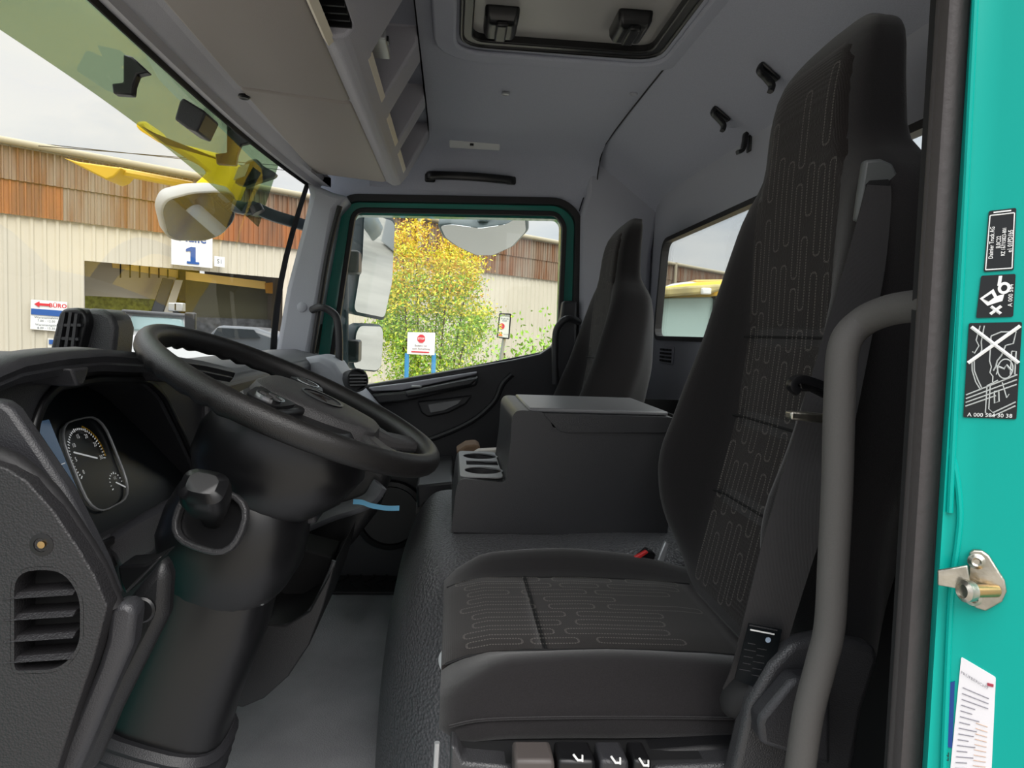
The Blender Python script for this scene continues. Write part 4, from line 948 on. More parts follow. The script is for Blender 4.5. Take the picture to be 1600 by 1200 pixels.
# ---- stickers
def sticker(pts, label, m_=mStick, nm='sticker', cat='sticker', grp=None):
    s = thing(nm, pil(*pts[0]), label, cat, grp)
    q = rounded([pil(x, y) for x, y in pts], .0012, 3); MB().prism(q, PN*.0008).mk('sheet', m_, s)
    return s
def sq(pts):       # local frame of a sticker: origin top-left, u right, v down (0..1)
    a, b, c, d = [pil(x, y) for x, y in pts]
    return lambda u, v, h=.0012: (a*(1-u)*(1-v)+b*u*(1-v)+c*u*v+d*(1-u)*v)+PN*h
P1 = [(1545, 330), (1588, 325), (1584, 422), (1537, 425)]
s = sticker(P1, 'narrow black type plate sticker with sideways white lettering, highest on the pillar'); L = sq(P1)
up1 = (L(0, .5)-L(1, .5)).normalized(); rt1 = (L(.5, 0)-L(.5, 1)).normalized()
Wd_ = (L(1, .5)-L(0, .5)).length
for u, t, z in ((.20, 'Daimler Truck AG', .17), (.44, 'JL0C22', .17), (.62, 'RZ 167/15823-801', .15), (.84, 'e1 01PD1b5', .18)):
    text(t, L(u, .53), rt1, up1, Wd_*z*1.3, mWhite, s, squeeze=.80, bold=.01)
for (a, b, c, d_) in ((.06, .08, .94, .08), (.06, .97, .94, .97), (.06, .08, .06, .97), (.94, .08, .94, .97)):
    MB().tube([L(a, b), L(c, d_)], .0004, n=4).mk('frame_line', mWhite, s)
MB().obox(L(.5, .035), (L(1, 0)-L(0, 0))*.32, (L(0, .01)-L(0, 0)), PN*.0003).mk('frame_line', mWhite, s)
P2 = [(1533, 431), (1587, 428), (1583, 495), (1525, 497)]
s = sticker(P2, 'square black sticker with a white tilted cab and wheel pictogram, middle of three'); L = sq(P2)
def shape(L, pts, nm, h=.0016): return MB().prism([L(u, v, .0009) for u, v in pts], PN*(h-.0009)).mk(nm, mWhite, s)
shape(L, [(.04, .54), (.40, .33), (.52, .50), (.72, .46), (.68, .62), (.50, .66), (.28, .72)], 'pictogram')
MB().prism([L(u, v, .0016) for u, v in [(.14, .55), (.36, .43), (.44, .53), (.30, .62)]], PN*.0003).mk('pictogram_window', mStick, s)
loopstrip([L(.70+.13*math.cos(a), .32+.105*math.sin(a)) for a in [2*math.pi*k/24 for k in range(24)]], .0008, .0010, PN*.0006, PN).mk('pictogram_wheel', mWhite, s)
shape(L, [(.52, .03), (.62, .03), (.60, .26), (.50, .26)], 'pictogram')
for a, b in (((.38, .74), (.66, .92)), ((.66, .74), (.38, .92))): MB().tube([L(*a), L(*b)], .0011, n=6).mk('pictogram_cross', mWhite, s)
text('A 000 584', L(.90, .50), rt1, up1, .0036, mWhite, s)
P3 = [(1514, 505), (1597, 503), (1588, 655), (1505, 652)]
s = sticker(P3, 'large black warning sticker with crossed-out hoist drawing, lowest of three on the pillar'); L = sq(P3)
for a, b in (((.05, .04), (.98, .42)), ((.97, .04), (.03, .42))): MB().tube([L(*a), L(*b)], .0013, n=6).mk('cross_stroke', mWhite, s)
lines = [[(.22,.03),(.16,.18),(.22,.24),(.14,.32),(.10,.30)],[(.30,.03),(.26,.20),(.28,.28),(.22,.36)],[(.14,.36),(.16,.50),(.24,.60),(.32,.68)],[(.10,.38),(.12,.50),(.20,.62),(.30,.70)],
 [(.44,.14),(.62,.10),(.90,.10),(.86,.22),(.72,.24),(.66,.34),(.58,.40),(.56,.46),(.52,.50)],[(.44,.14),(.44,.40),(.48,.46),(.46,.52),(.52,.56),(.52,.62)],[(.58,.54),(.60,.50),(.58,.44)],
 [(.03,.76),(.97,.54)],[(.03,.80),(.97,.59)],[(.03,.84),(.97,.64)],[(.03,.88),(.60,.76)],[(.42,.66),(.42,.94),(.55,.98),(.97,.86)],[(.48,.66),(.48,.90),(.56,.94),(.97,.82)],[(.42,.66),(.62,.60)],
 [(.56,.72),(.64,.70),(.66,.82),(.58,.84),(.56,.72)],[(.84,.30),(.92,.30),(.92,.54)],[(.84,.30),(.84,.54)],[(.70,.62),(.80,.78),(.84,.74)]]
for ln in lines: MB().tube([L(*q) for q in ln], .00045, n=4).mk('drawing_line', mat('print_grey', 'b4b8b6', .5), s)
MB().tube([L(.74+.14*math.cos(a), .48+.10*math.sin(a)) for a in [2*math.pi*k/22 for k in range(22)]], .0005, n=4, closed=True).mk('drawing_circle', mat('print_grey', 'b4b8b6', .5), s)
MB().tube([L(.62, .46), L(.72, .48), L(.76, .44), L(.86, .50)], .0007, n=4).mk('drawing_line', mat('print_grey', 'b4b8b6', .5), s)
text('A 000 584 30 38', L(.50, .968), (L(1, .5)-L(0, .5)), (L(.5, 0)-L(.5, 1)), .0038, mWhite, s)
P4 = [(1502, 1026), (1556, 1058), (1549, 1210), (1484, 1210)]
s = sticker(P4, 'white paper inspection label with printed lines low on the teal pillar', mat('label_paper', 'dcd9dc', .5), 'inspection_label', 'label'); L = sq(P4)
mInk = mat('ink_grey', '77747c', .6)
uR = (L(1, .5)-L(0, .5)); uD = (L(.5, 1)-L(.5, 0))
text('PRÜFBERICHT', L(.42, .13), (L(1, 0)-L(0, 0)), -uD, .0029, mInk, s)
for k in range(15):
    v = .24+k*.05; MB().tube([L(.12, v, .001), L(.12+(.72 if k < 3 else .25+.4*random.random()), v+.0*k, .001)], .00035, n=4).mk('print_line', mInk, s)
    if k > 4: MB().tube([L(.55, v+.02, .001), L(.85, v+.03, .001)], .0003, n=4).mk('print_line', mat('ink_tan', 'b79a86', .6), s)
MB().obox(L(.86, .10, .0012), uR*.08, uD*.012, PN*.0003).mk('red_mark', mat('label_red', '9c3444', .6), s)
o = ply([(1484, 1066), (1492, 1064), (1488, 1168), (1479, 1166)], 0, .0008).mk('blue_tape', mat('blue_tape', '063a80', .4)); tag(o, 'narrow dark blue tape strip left of the white inspection label', 'tape')
text('LZ', pil(1478, 1180)+PN*.001, rt1, up1, .006, mStick, s)
# added plate, windscreen light on the cup holder step put into its colour
sx_ = at(757, 750, 1.34).x; x0_, x1_ = at(719, 750, 1.34).x, at(787, 750, 1.34).x
cpl = MB().prism(rounded([V((x0_, 1.352, zc+.0012)), V((x1_, 1.352, zc+.0012)), V((x1_, 1.648, zc+.0012)), V((x0_, 1.648, zc+.0012))], .016), (0, 0, .002)).mk('cup_holder_lit_face', mConsLit, cc)
for y in (1.42, 1.585): cut(cpl, MB().lathe(V((sx_, y, zc)), (0, 0, 1), [(.037, -.02), (.037, .02)], 28))
cut(cpl, MB().box((sx_-.032, 1.478, zc-.01), (sx_+.036, 1.526, zc+.02)))
# ================================================================== OUTSIDE
GZ = -1.25
grd = MB().box((-60, 2.7, GZ-.2), (120, 160, GZ)).mk('floor', mat('yard_concrete', '8a857c', .9, bump='noise', scale=3, strength=.3, var=.12, vscale=.6)); struct(grd, 'pale concrete yard around the truck')
grd2 = MB().box((-60, -60, GZ-.2), (120, 2.7, GZ)).mk('floor', MATS['yard_concrete']); struct(grd2, 'pale concrete yard behind the driver side of the truck')
ZE = E+4.5
A0, A1 = atZ(0, 222, ZE), atZ(1130, 428, ZE)
bd = (A1-A0); bd.z = 0; LEN = bd.length; bd.normalize(); bn = V((bd.y, -bd.x, 0))
if bn.dot(A0-EYE) > 0: bn = -bn
def B(t, z, o=0): return V((A0.x, A0.y, 0))+bd*t+V((0, 0, z))+bn*o
def bp(px, py):
    p = plane(px, py, A0, bn); return (V((p.x-A0.x, p.y-A0.y, 0)).dot(bd), p.z)
hall = thing('warehouse', B(LEN/2, GZ), 'long cream corrugated warehouse with a rusty brown upper band', 'building')
mCl = mat('cream_sheet', 'c0b9a9', .7, var=.05, vscale=.5); mIn = mat('hall_interior', '5b5348', .9); mYi = mat('hall_ochre', 'c98f30', .8)
# rust band: streaked
mRu = mat('rust_sheet', '7a5236', .8, col2='8d8071', vscale=1.2, stretch=(3, 3, .25)); mRuO = mat('rust_orange', 'a5683c', .8, col2='74543f', vscale=1.0, stretch=(3, 3, .3))
t0, t1 = -14.0, LEN+45
(oa, zoa), (ob, zob) = bp(132, 401), bp(442, 440)
zo = (zoa+zob)/2
_, zb0 = bp(10, 327); _, zb1 = bp(470, 392); _, zb2 = bp(620, 415); _, zb3 = bp(878, 452)
print('BUILD', A0, A1, LEN, oa, ob, zoa, zob, 'band', zb0, zb1, zb2, zb3)
def zband(t): return lerp_t([(0, zb0), (bp(470, 392)[0], (zb1+zb0)/2), (bp(878, 452)[0], zb3), (400, zb3)], t)
zbm = (zb0+zb1)/2
def corr(ta, tb, za, zb_, pitch, dep, name, m_, o=0, var=None):
    n = max(2, int((tb-ta)/pitch)); v = []; f = []
    for i in range(n):
        x0 = ta+(tb-ta)*i/n; w_ = (tb-ta)/n
        for dx, dd in ((0, 0), (.55, 0), (.68, dep), (.87, dep)):
            for z in (za, zb_): v.append(B(x0+w_*dx, z, o+dd))
    v += [B(tb, za, o), B(tb, zb_, o)]
    for k in range(len(v)//2-1): f.append([2*k, 2*k+2, 2*k+3, 2*k+1])
    o_ = MB().add(v, f).mk(name, m_, hall); return o_
corr(t0, oa, GZ, zbm, .30, .04, 'wall_cladding', mCl); corr(ob, t1, GZ, zbm, .30, .04, 'wall_cladding', mCl); corr(oa, ob, zo, zbm, .30, .04, 'wall_cladding', mCl)
t = t0
k = 0
while t < t1:
    corr(t, t+2.21, zbm-.05+.0*k, ZE-.75, .16, .05, 'rust_panel', (mRuO, mRu)[1 if t > bp(560, 400)[0] or k % 4 == 3 else 0], .10)
    corr(t, t+2.2, ZE-.95, ZE-.05, .16, .06, 'rust_panel', mRu, .14)
    t += 2.2; k += 1
MB().tube([B(t0, ZE+.02, .30), B(t1, ZE+.02, .30)], .09, n=10).mk('eave_gutter', mat('gutter_grey', 'a39a84', .6), hall, smooth=True)
MB().add([B(t0, ZE, .2), B(t1, ZE, .2), B(t1, ZE+2.2, -12), B(t0, ZE+2.2, -12), B(t0, ZE-.1, .2), B(t1, ZE-.1, .2), B(t1, ZE+2.1, -12), B(t0, ZE+2.1, -12)], [[0, 1, 2, 3], [7, 6, 5, 4], [0, 4, 5, 1], [1, 5, 6, 2], [2, 6, 7, 3], [3, 7, 4, 0]]).mk('roof', mat('roof_sheet', '8a8578', .7), hall)
for px in (728/2.963+400, 1049):
    tt = bp(px, 400)[0]; MB().tube([B(tt, ZE+.1, .35), B(tt, GZ, .35)], .09, n=8).mk('downpipe', MATS['gutter_grey'], hall, smooth=True)
MB().add([B(t0, zbm-.1, -.05), B(t1, zbm-.1, -.05), B(t1, ZE, -.05), B(t0, ZE, -.05)], [[0, 1, 2, 3]]).mk('backing_sheet', mRu, hall)
# opening: recess with interior
dp_ = -7.0
MB().add([B(oa, GZ, dp_), B(ob, GZ, dp_), B(ob, zo+.6, dp_), B(oa, zo+.6, dp_)], [[0, 1, 2, 3]]).mk('inner_wall', mIn, hall)
MB().add([B(oa-.2, GZ, 0), B(oa-.2, GZ, dp_), B(oa-.2, zo+.6, dp_), B(oa-.2, zo+.6, 0)], [[0, 1, 2, 3]]).mk('inner_wall', mIn, hall)
MB().add([B(ob+.2, GZ, 0), B(ob+.2, GZ, dp_), B(ob+.2, zo+.6, dp_), B(ob+.2, zo+.6, 0)], [[0, 1, 2, 3]]).mk('inner_wall', mIn, hall)
def atB(px, py, o): p = plane(px, py, B(0, 0, o), bn); return p
def bpoly(pts, o, name, m_, th=-.05): return MB().prism([atB(x, y, o) for x, y in pts], bn*th).mk(name, m_, hall)
mOc = mat('hall_ochre_backlit', 'f6cf78', .8)  # paler ochre, the backlighting of the panels put into the colour
bpoly([(175, 408), (278, 422), (278, 434), (176, 418)], -1.2, 'ochre_panel', mOc); bpoly([(290, 424), (415, 440), (415, 452), (290, 437)], -1.2, 'ochre_panel', mOc)
for x in (188, 203, 218, 233, 248, 262): bpoly([(x, 411+(x-188)*.13), (x+1.5, 411+(x-188)*.13), (x+1.5, 434), (x, 434)], -1.1, 'panel_frame', mMatte)
bpoly([(280, 418), (290, 419), (290, 470), (280, 470)], -1.0, 'steel_column', mMatte)
bpoly([(133, 404), (180, 410), (276, 434), (252, 468), (133, 462)], -1.6, 'grey_tarp', mat('grey_tarp', 'b4ab98', .8))
bpoly([(133, 462), (252, 468), (232, 492), (133, 486)], -2.5, 'green_slope', mat('grass_slope', 'a9ab48', .95, bump='noise', scale=20, strength=.8, var=.3, vscale=8))
bpoly([(290, 437), (415, 452), (440, 446), (440, 500), (290, 495)], -1.5, 'dark_curtain', mat('dark_curtain', '4c4a38', .8))
bpoly([(415, 442), (444, 440), (442, 460), (416, 458)], -1.1, 'ochre_panel', mYi)
bpoly([(290, 495), (440, 500), (438, 600), (290, 600)], -1.2, 'stacked_goods', mat('stacked_goods', '3c3e42', .7, bump='noise', scale=6, strength=1, var=.5, vscale=5))
bpoly([(255, 434), (272, 437), (250, 500), (232, 500)], -.9, 'leaning_beam', mat('dark_beam', '2e3034', .6)); bpoly([(274, 437), (286, 438), (266, 500), (252, 500)], -.9, 'leaning_beam', mat('pale_beam', '9c978c', .6))
# signs on the wall
def bsign(pts, nm, label, m_=mWhite, o=.08):
    s = thing(nm, atB(*pts[0], o), label, 'sign'); q = [atB(x, y, o) for x, y in pts]; MB().prism(q, bn*.05).mk('board', m_, s)
    L = lambda u, v, h=.06: (q[0]*(1-u)*(1-v)+q[1]*u*(1-v)+q[2]*u*v+q[3]*(1-u)*v)+bn*h
    return s, L, (q[1]-q[0]), (q[0]-q[3])
s, L, r_, u_ = bsign([(267, 362), (331, 370), (331, 419), (267, 413)], 'hall_sign', 'white hall number sign with a blue 1 above the warehouse opening', o=.25)
h = u_.length
text('Halle', L(.5, .12), r_, u_, h*.42, mBlue, s, bold=.02); MB().prism([L(u, v) for u, v in [(.46, .40), (.57, .40), (.57, .86), (.66, .86), (.66, .93), (.36, .93), (.36, .86), (.45, .86), (.45, .53), (.34, .56), (.34, .48)]], bn*.02).mk('digit_one', mBlue, s)
s, L, r_, u_ = bsign([(334, 400), (350, 402), (350, 418), (334, 416)], 'section_sign', 'small white sign reading S1 beside the hall number sign', o=.25)
text('S1', L(.5, .5), r_, u_, u_.length*.6, mat('sign_grey', '4a5560', .6), s)
s, L, r_, u_ = bsign([(48, 468), (104, 472), (104, 519), (47, 514)], 'office_sign', 'white and blue office sign with a red arrow at the near end of the warehouse')
h = u_.length
MB().prism([L(u, v) for u, v in [(0, .30), (1, .30), (1, .50), (0, .50)]], bn*.02).mk('blue_band', mBlue, s)
MB().prism([L(u, v) for u, v in [(.08, .14), (.22, .04), (.22, .10), (.50, .10), (.50, .18), (.22, .18), (.22, .24)]], bn*.02).mk('arrow', mRed, s)
text('BÜRO', L(.74, .15), r_, u_, h*.20, mRed, s, bold=.02); text('i Anmeldung', L(.48, .40), r_, u_, h*.19, mWhite, s, bold=.01, )
for v, t_ in ((.58, 'Warenannahme'), (.69, '7.00 - 12.00'), (.82, 'Warenausgabe'), (.93, '8.00 - 15.30')): text(t_, L(.42, v), r_, u_, h*.11, mat('sign_grey', '4a5560', .6), s)
s, L, r_, u_ = bsign([(74, 528), (104, 530), (104, 575), (74, 575)], 'lower_sign', 'small pale sign with a blue mark below the office sign', mat('pale_board', 'd0cdc4', .6))
MB().prism([L(u, v) for u, v in [(.05, .05), (.6, .05), (.6, .2), (.05, .2)]], bn*.02).mk('blue_mark', mBlue, s)
# ---------------------------------------------------------------- tree, shrubs
def leafmat(nm, c): return mat(nm, c, .6)
def foliage(lv, pts_fn, n, size, name, m_, par):
    rnd = random.Random(len(name)+n); v = []; f = []
    for i in range(n):
        c = pts_fn(rnd); a = V((rnd.gauss(0, 1), rnd.gauss(0, 1), rnd.gauss(0, 1))).normalized(); b = a.orthogonal().normalized(); b = (b*math.cos(i)+a.cross(b)*math.sin(i))
        s = size*rnd.uniform(.6, 1.3); k = len(v); v += [c-a*s, c+b*s*.45, c+a*s, c-b*s*.45]; f.append([k, k+1, k+2, k+3])
    o = MB().add(v, f).mk(name, m_, par); o['kind'] = 'stuff'; return o
YT = 11.0
tr_ = thing('young_tree', at(670, 640, YT), 'young tree with yellow-green autumn leaves outside the passenger door window', 'tree')
stems = [(628, 372, 640), (650, 355, 655), (690, 405, 672), (706, 385, 680), (735, 412, 700), (612, 440, 640), (752, 500, 705), (600, 500, 650)]
ends = []
for i, (x, y, xb) in enumerate(stems):
    q = smooth_path([V((at(xb, 640, YT).x, YT+(i % 3-1)*.25, GZ)), at(xb+(x-xb)*.3, 560, YT+(i % 3-1)*.25), at(x, y, YT+(i % 3-1)*.3)], 6); ends.append(q)
    MB().tube(q, [.022*(1-k/len(q))+.004 for k in range(len(q))], n=6).mk('branch', mat('bark', '5d4c38', .9), tr_, smooth=True)
def leafpt(top):
    def fn(r):
        q = r.choice(ends); t = r.random()**.8; i = min(len(q)-1, int(t*len(q)*.999)); p = q[max(3, i)] if i < 3 else q[i]; u = i/len(q)
        sp = .42*(1-.55*u)
        return p+V((r.gauss(0, sp*.62), r.gauss(0, sp), r.gauss(0, sp*.55)))
    return fn
def filt(fn, lo, hi):
    def g(r):
        for _ in range(60):
            p = fn(r)
            if lo <= p.z < hi: return p
        return p
    return g
zt1 = at(650, 430, YT).z
for nm_, c_, n_, lo, hi in (('leaves_green', '86b038', 3200, -2, zt1), ('leaves_yellow_green', 'bcc83c', 2600, -2, zt1+.4), ('leaves_yellow', 'dcc83a', 1500, zt1-.6, 9), ('leaves_orange', 'd8a23a', 420, zt1-.3, 9)):
    foliage(0, filt(leafpt(0), lo, hi), int(n_*4.2), .028, 'leaves', leafmat(nm_, c_), tr_)
for (px, py, Y, lab) in ((815, 560, 15, 'low green bush against the cream wall right of the signs'), (745, 585, 14, 'small green bush behind the red stop board, left of the leaning sign pole'), (858, 548, 16, 'green bush at the right edge of the passenger door window')):
    b_ = thing('green_bush', at(px, py+20, Y), lab, 'bush', 'bushes along the warehouse'); c = at(px, py, Y)
    for k in range(4): MB().tube([V((c.x+(k-1.5)*.1, c.y, GZ)), c+V(((k-1.5)*.25, 0, .1))], .02, n=5).mk('branch', MATS['bark'], b_)
    foliage(0, lambda r: c+V((r.gauss(0, .35), r.gauss(0, .3), r.gauss(-.25, .45))), 500, .06, 'leaves', leafmat('leaves_green', '86b038'), b_)
gs = foliage(0, lambda r: V((r.uniform(at(540, 600, 12).x, at(800, 600, 12).x), r.uniform(10, 14), GZ+abs(r.gauss(0, .35)))), 5000, .09, 'weeds', mat('weeds_green', '8f9a48', .8), None)
tag(gs, 'dry yellow-green weeds growing on the verge around the stop board', 'weeds', kind='stuff')
# stop board
sb_ = thing('stop_board', at(658, 600, 9.0), 'white notice board with red stop sign on two blue posts', 'sign')
YS = 9.0
q = [at(x, y, YS) for x, y in [(637, 519), (680, 520), (679, 555), (636, 553)]]; MB().prism(q, (0, .03, 0)).mk('board', mWhite, sb_)
L = lambda u, v, h=.004: (q[0]*(1-u)*(1-v)+q[1]*u*(1-v)+q[2]*u*v+q[3]*(1-u)*v)+V((0, -h, 0))
r_, u_ = q[1]-q[0], q[0]-q[3]; h = u_.length
MB().prism([L(.5+.15*math.cos(math.pi/8+k*math.pi/4), .28+.20*math.sin(math.pi/8+k*math.pi/4)) for k in range(8)], (0, -.004, 0)).mk('stop_octagon', mRed, sb_)
text('STOP', L(.5, .28, .010), r_, u_, h*.13, mWhite, sb_, bold=.01)
for v, t_ in ((.60, 'Einfahrt nur'), (.74, 'nach Anmeldung')): text(t_, L(.5, v, .006), r_, u_, h*.12, mat('ink_red_grey', '6b4a50', .6), sb_, bold=.01)
MB().prism([L(u, v) for u, v in [(.15, .86), (.80, .86), (.80, .91), (.15, .91)]], (0, -.004, 0)).mk('red_line', mRed, sb_)
for px in (636, 678):
    a = at(px, 552, YS+.03); MB().tube([a, V((a.x, a.y, GZ))], .028, n=8).mk('post', mat('post_blue', '3a86b8', .5), sb_, smooth=True)
    
wsn = thing('yard_rules_sign', at(786, 600, 13.0), 'tall narrow white sign with traffic symbols on a leaning grey pole', 'sign')
YS2 = 13.0
q2 = [at(x, y, YS2) for x, y in [(781, 490), (798, 491), (795, 529), (777, 527)]]; MB().prism(q2, (0, .03, 0)).mk('board', mat('sign_offwhite', 'd9dbd8', .6), wsn)
L = lambda u, v, h=.004: (q2[0]*(1-u)*(1-v)+q2[1]*u*(1-v)+q2[2]*u*v+q2[3]*(1-u)*v)+V((0, -h, 0))
r_, u_ = q2[1]-q2[0], q2[0]-q2[3]; h = u_.length
MB().tube([at(788, 528, YS2+.05), at(776, 600, YS2+.05)], .035, n=8).mk('pole', mSilver, wsn, smooth=True)
for v, t_ in ((.08, 'WERKVERKEHR'), (.20, 'Es gilt die'), (.29, 'StVO')): text(t_, L(.5, v, .006), r_, u_, h*.085, mat('sign_grey', '4a5560', .6), wsn, bold=.01)
loopstrip([L(.30+.20*math.cos(a), .52+.10*math.sin(a)) for a in [2*math.pi*k/20 for k in range(20)]], .03, .01, (0, -.005, 0), (0, 1, 0)).mk('red_circle', mRed, wsn)
MB().prism([L(.05, .93), L(.45, .93), L(.25, .74)], (0, -.005, 0)).mk('warning_triangle', mat('sign_orange', 'e07a20', .5), wsn)
text('Vorsicht', L(.70, .84, .006), r_, u_, h*.06, MATS['sign_grey'], wsn)
for p_ in (.02, .98): pass
for a, b in (((0, 0), (1, 0)), ((1, 0), (1, 1)), ((1, 1), (0, 1)), ((0, 1), (0, 0))): MB().tube([L(*a), L(*b)], .012, n=4).mk('frame', mMatte, wsn)
# ---------------------------------------------------------------- vehicles
vn = thing('white_van', at(240, 600, 9.0), 'white van with roof bar parked in front of the warehouse opening', 'van')
Yv = 8.5
mVan = mat('van_white', 'c9ccd0', .35, coat=.4)
MB().loft([[at(x, y, Yv+dy) for x, y in q] for dy, q in ((0, [(196, 486), (290, 492), (296, 520), (300, 740), (190, 740), (190, 515)]), (1.6, [(200, 484), (288, 490), (292, 520), (296, 740), (194, 740), (194, 512)]))]).mk('body', mVan, vn, bevel=.06, seg=3)
MB().prism([at(x, y, Yv-.03) for x, y in [(204, 493), (284, 498), (290, 520), (198, 516)]], (0, .04, 0)).mk('windscreen', mat('van_glass', '8fa6a8', .08), vn, bevel=.02)
MB().prism([at(x, y, Yv-.06) for x, y in [(188, 483), (292, 490), (292, 496), (188, 490)]], (0, .3, 0)).mk('roof_bar', mCons, vn, bevel=.03)
MB().prism([at(x, y, Yv-.5) for x, y in [(196, 522), (296, 526), (336, 550), (350, 590), (350, 735), (196, 735)]], (0, .5, 0)).mk('bonnet', mVan, vn, bevel=.08, seg=3)
for px in (215, 330):
    c = at(px, 750, Yv-.45); MB().lathe(V((c.x, Yv-.54, GZ+.32)), (0, 1, 0), [(.20, -.01), (.30, -.02), (.32, .03), (.32, .17), (.30, .2), (0, .2)], 24).mk('wheel', mRub, vn, smooth=True)
for px in (189, 298): MB().obox(at(px, 502, Yv-.15), (.06, 0, 0), (0, .04, 0), (0, 0, .10)).mk('mirror', mBlack, vn, bevel=.02)
for px in (272, 281): MB().obox(at(px, 480+ (px-272)*.0, Yv+.1), (.05, 0, 0), (0, .05, 0), (0, 0, .05)).mk('roof_lamp', mSilver, vn, bevel=.01)
for (px, lab) in ((400, 'dark parked pickup on the right inside the warehouse opening'),):
    v2 = thing('parked_pickup', at(px, 600, 11), lab, 'vehicle')
    MB().prism([at(x, y, 12.5) for x, y in [(318, 530), (340, 508), (400, 512), (436, 525), (436, 685), (318, 685)]], (0, 1.0, 0)).mk('body', mat('pickup_dark', '3f444a', .4, coat=.3), v2, bevel=.08)
    for px in (340, 415): MB().lathe(V((at(px, 690, 12.4).x, 12.46, GZ+.34)), (0, 1, 0), [(.20, -.04), (.32, -.03), (.34, .02), (.34, .2), (0, .2)], 24).mk('wheel', mRub, v2, smooth=True)
    MB().prism([at(x, y, 12.46) for x, y in [(340, 512), (396, 515), (406, 528), (330, 528)]], (0, .05, 0)).mk('window', mat('dark_glass', '1c2226', .1), v2)
# yellow truck seen through the rear window
yt = thing('yellow_truck', at(1090, 600, 9.0), 'yellow truck cab parked beyond the rear window', 'truck')
Yk = 9.0
def kp(pts, Y0, Y1, nm, m_, **k): return MB().prism([at(x, y, Y0) for x, y in pts], (0, Y1-Y0, 0)).mk(nm, m_, yt, **k)
kp([(1010, 462), (1024, 450), (1090, 441), (1140, 438), (1300, 440), (1300, 760), (1010, 760)], Yk+.15, Yk+2.2, 'cab_body', mYel, bevel=.06, seg=3)
kp([(1014, 458), (1026, 450), (1118, 444), (1140, 444), (1136, 452), (1112, 458), (1020, 465)], Yk-.15, Yk+.2, 'roof_visor', mat('visor_dirty', 'a79a66', .6, var=.3, vscale=4), bevel=.03)
kp([(1018, 466), (1112, 464), (1118, 470), (1112, 560), (1018, 560)], Yk+.05, Yk+.16, 'windscreen', mat('truck_glass', '9db3ae', .08), bevel=.02)
kp([(1118, 462), (1126, 462), (1116, 560), (1108, 560)], Yk-.02, Yk+.16, 'windscreen_frame', mBlack, bevel=.01)
kp([(1128, 462), (1300, 462), (1300, 760), (1116, 760), (1118, 520)], Yk-.04, Yk+.16, 'side_panel', mYel, bevel=.04)
kp([(1086, 437), (1300, 434), (1300, 441), (1086, 443)], Yk+.4, Yk+1.6, 'roof_plate', mat('roof_plate', 'd6b46a', .6), bevel=.02)
MB().tube(smooth_path([at(x, y, Yk+.3) for x, y in [(1040, 450), (1052, 446), (1078, 443), (1090, 445)]], 4), .025, n=8).mk('roof_horn', mSilver, yt, smooth=True)
MB().obox(at(1103, 455, Yk-.18), (.06, 0, 0), (0, .04, 0), (0, 0, .04)).mk('marker_lamp', mWhite, yt, bevel=.015)
# solid yellow shapes added for the yellow reflection in visor and windscreen
da_ = thing('yellow_reflection', at(340, 290, 4.5), 'solid curved yellow shape standing in for a reflection in the windscreen top', 'windscreen reflection')
bm_ = [(208, 190), (226, 186), (236, 200), (262, 220), (300, 228), (330, 236), (352, 240), (364, 252), (366, 280), (358, 300), (348, 310), (338, 300), (318, 296), (300, 288), (322, 268), (300, 250), (270, 234), (240, 214), (214, 202)]
MB().prism([at(x, y, 5.0) for x, y in bm_], (0, .30, 0)).mk('reflection_main', mYel, da_, bevel=.03)
MB().prism([at(x, y, 5.2) for x, y in [(98, 246), (120, 252), (190, 262), (178, 276), (166, 281), (140, 268)]], (0, .25, 0)).mk('reflection_patch', mat('reflection_yellow', 'c09a20', .5), da_, bevel=.02)
MB().tube([at(x, y, 5.3) for x, y in [(186, 268), (300, 290)]], .03, n=8).mk('reflection_streak', MATS['reflection_yellow'], da_, smooth=True)
# overhead lines
for i, (a, b) in enumerate((((0, 218), (300, 250)), ((60, 228), (480, 262)))):
    o = MB().tube([at(a[0], a[1], 20), at(b[0], b[1], 26), at(b[0]+200, b[1]+22, 30)], .012, n=5).mk('overhead_wire', mMatte)
    tag(o, ('upper thin black overhead wire above the warehouse eave', 'lower thin black overhead wire above the warehouse eave')[i], 'wire', 'overhead wires')
# ---------------------------------------------------------------- mirrors of the truck
def mirror(nm, label, pts, C, n, th, rim=.012, hcol=mMirH, rad=.03, dish=None, gm=mMirror):
    """glass outline read on the mirror's own plane; housing behind it"""
    t = thing(nm, C, label, 'mirror'); n = V(n).normalized()
    q = rounded([plane(x, y, C, n) for x, y in pts], rad)
    c = sum(q, V((0, 0, 0)))/len(q)
    MB().prism([p+n*.003 for p in q], -n*.004).mk('mirror_glass', gm, t)
    back = [[c+(p-c)*k-n*d for p in q] for k, d in ((1.02, -.001), (1.07, .004), (1.07, th*.5), (.94, th*.85), (.6, th))]
    MB().loft(back).mk('housing', hcol, t, smooth=True, auto=60)
    return t
Cm = at(585, 410, 2.95)
mm_ = mirror('main_mirror', 'tall rectangular door mirror outside the passenger window, upper one', [(569, 331), (612, 345), (616, 352), (612, 440), (600, 496), (556, 487), (553, 480), (566, 400)], Cm, (.80, -.62, -.14), .11, rad=.02)
Cm2 = at(572, 543, 2.95)
m2_ = mirror('wide_angle_mirror', 'small square door mirror below the tall one outside the passenger window', [(562, 509), (595, 510), (598, 520), (595, 572), (588, 579), (556, 576), (552, 570), (556, 520)], Cm2, (.80, -.62, -.10), .09, rad=.02)
ma = thing('mirror_arm', at(540, 450, 2.85), 'dark vertical mirror arm tube outside the passenger door', 'mirror arm')
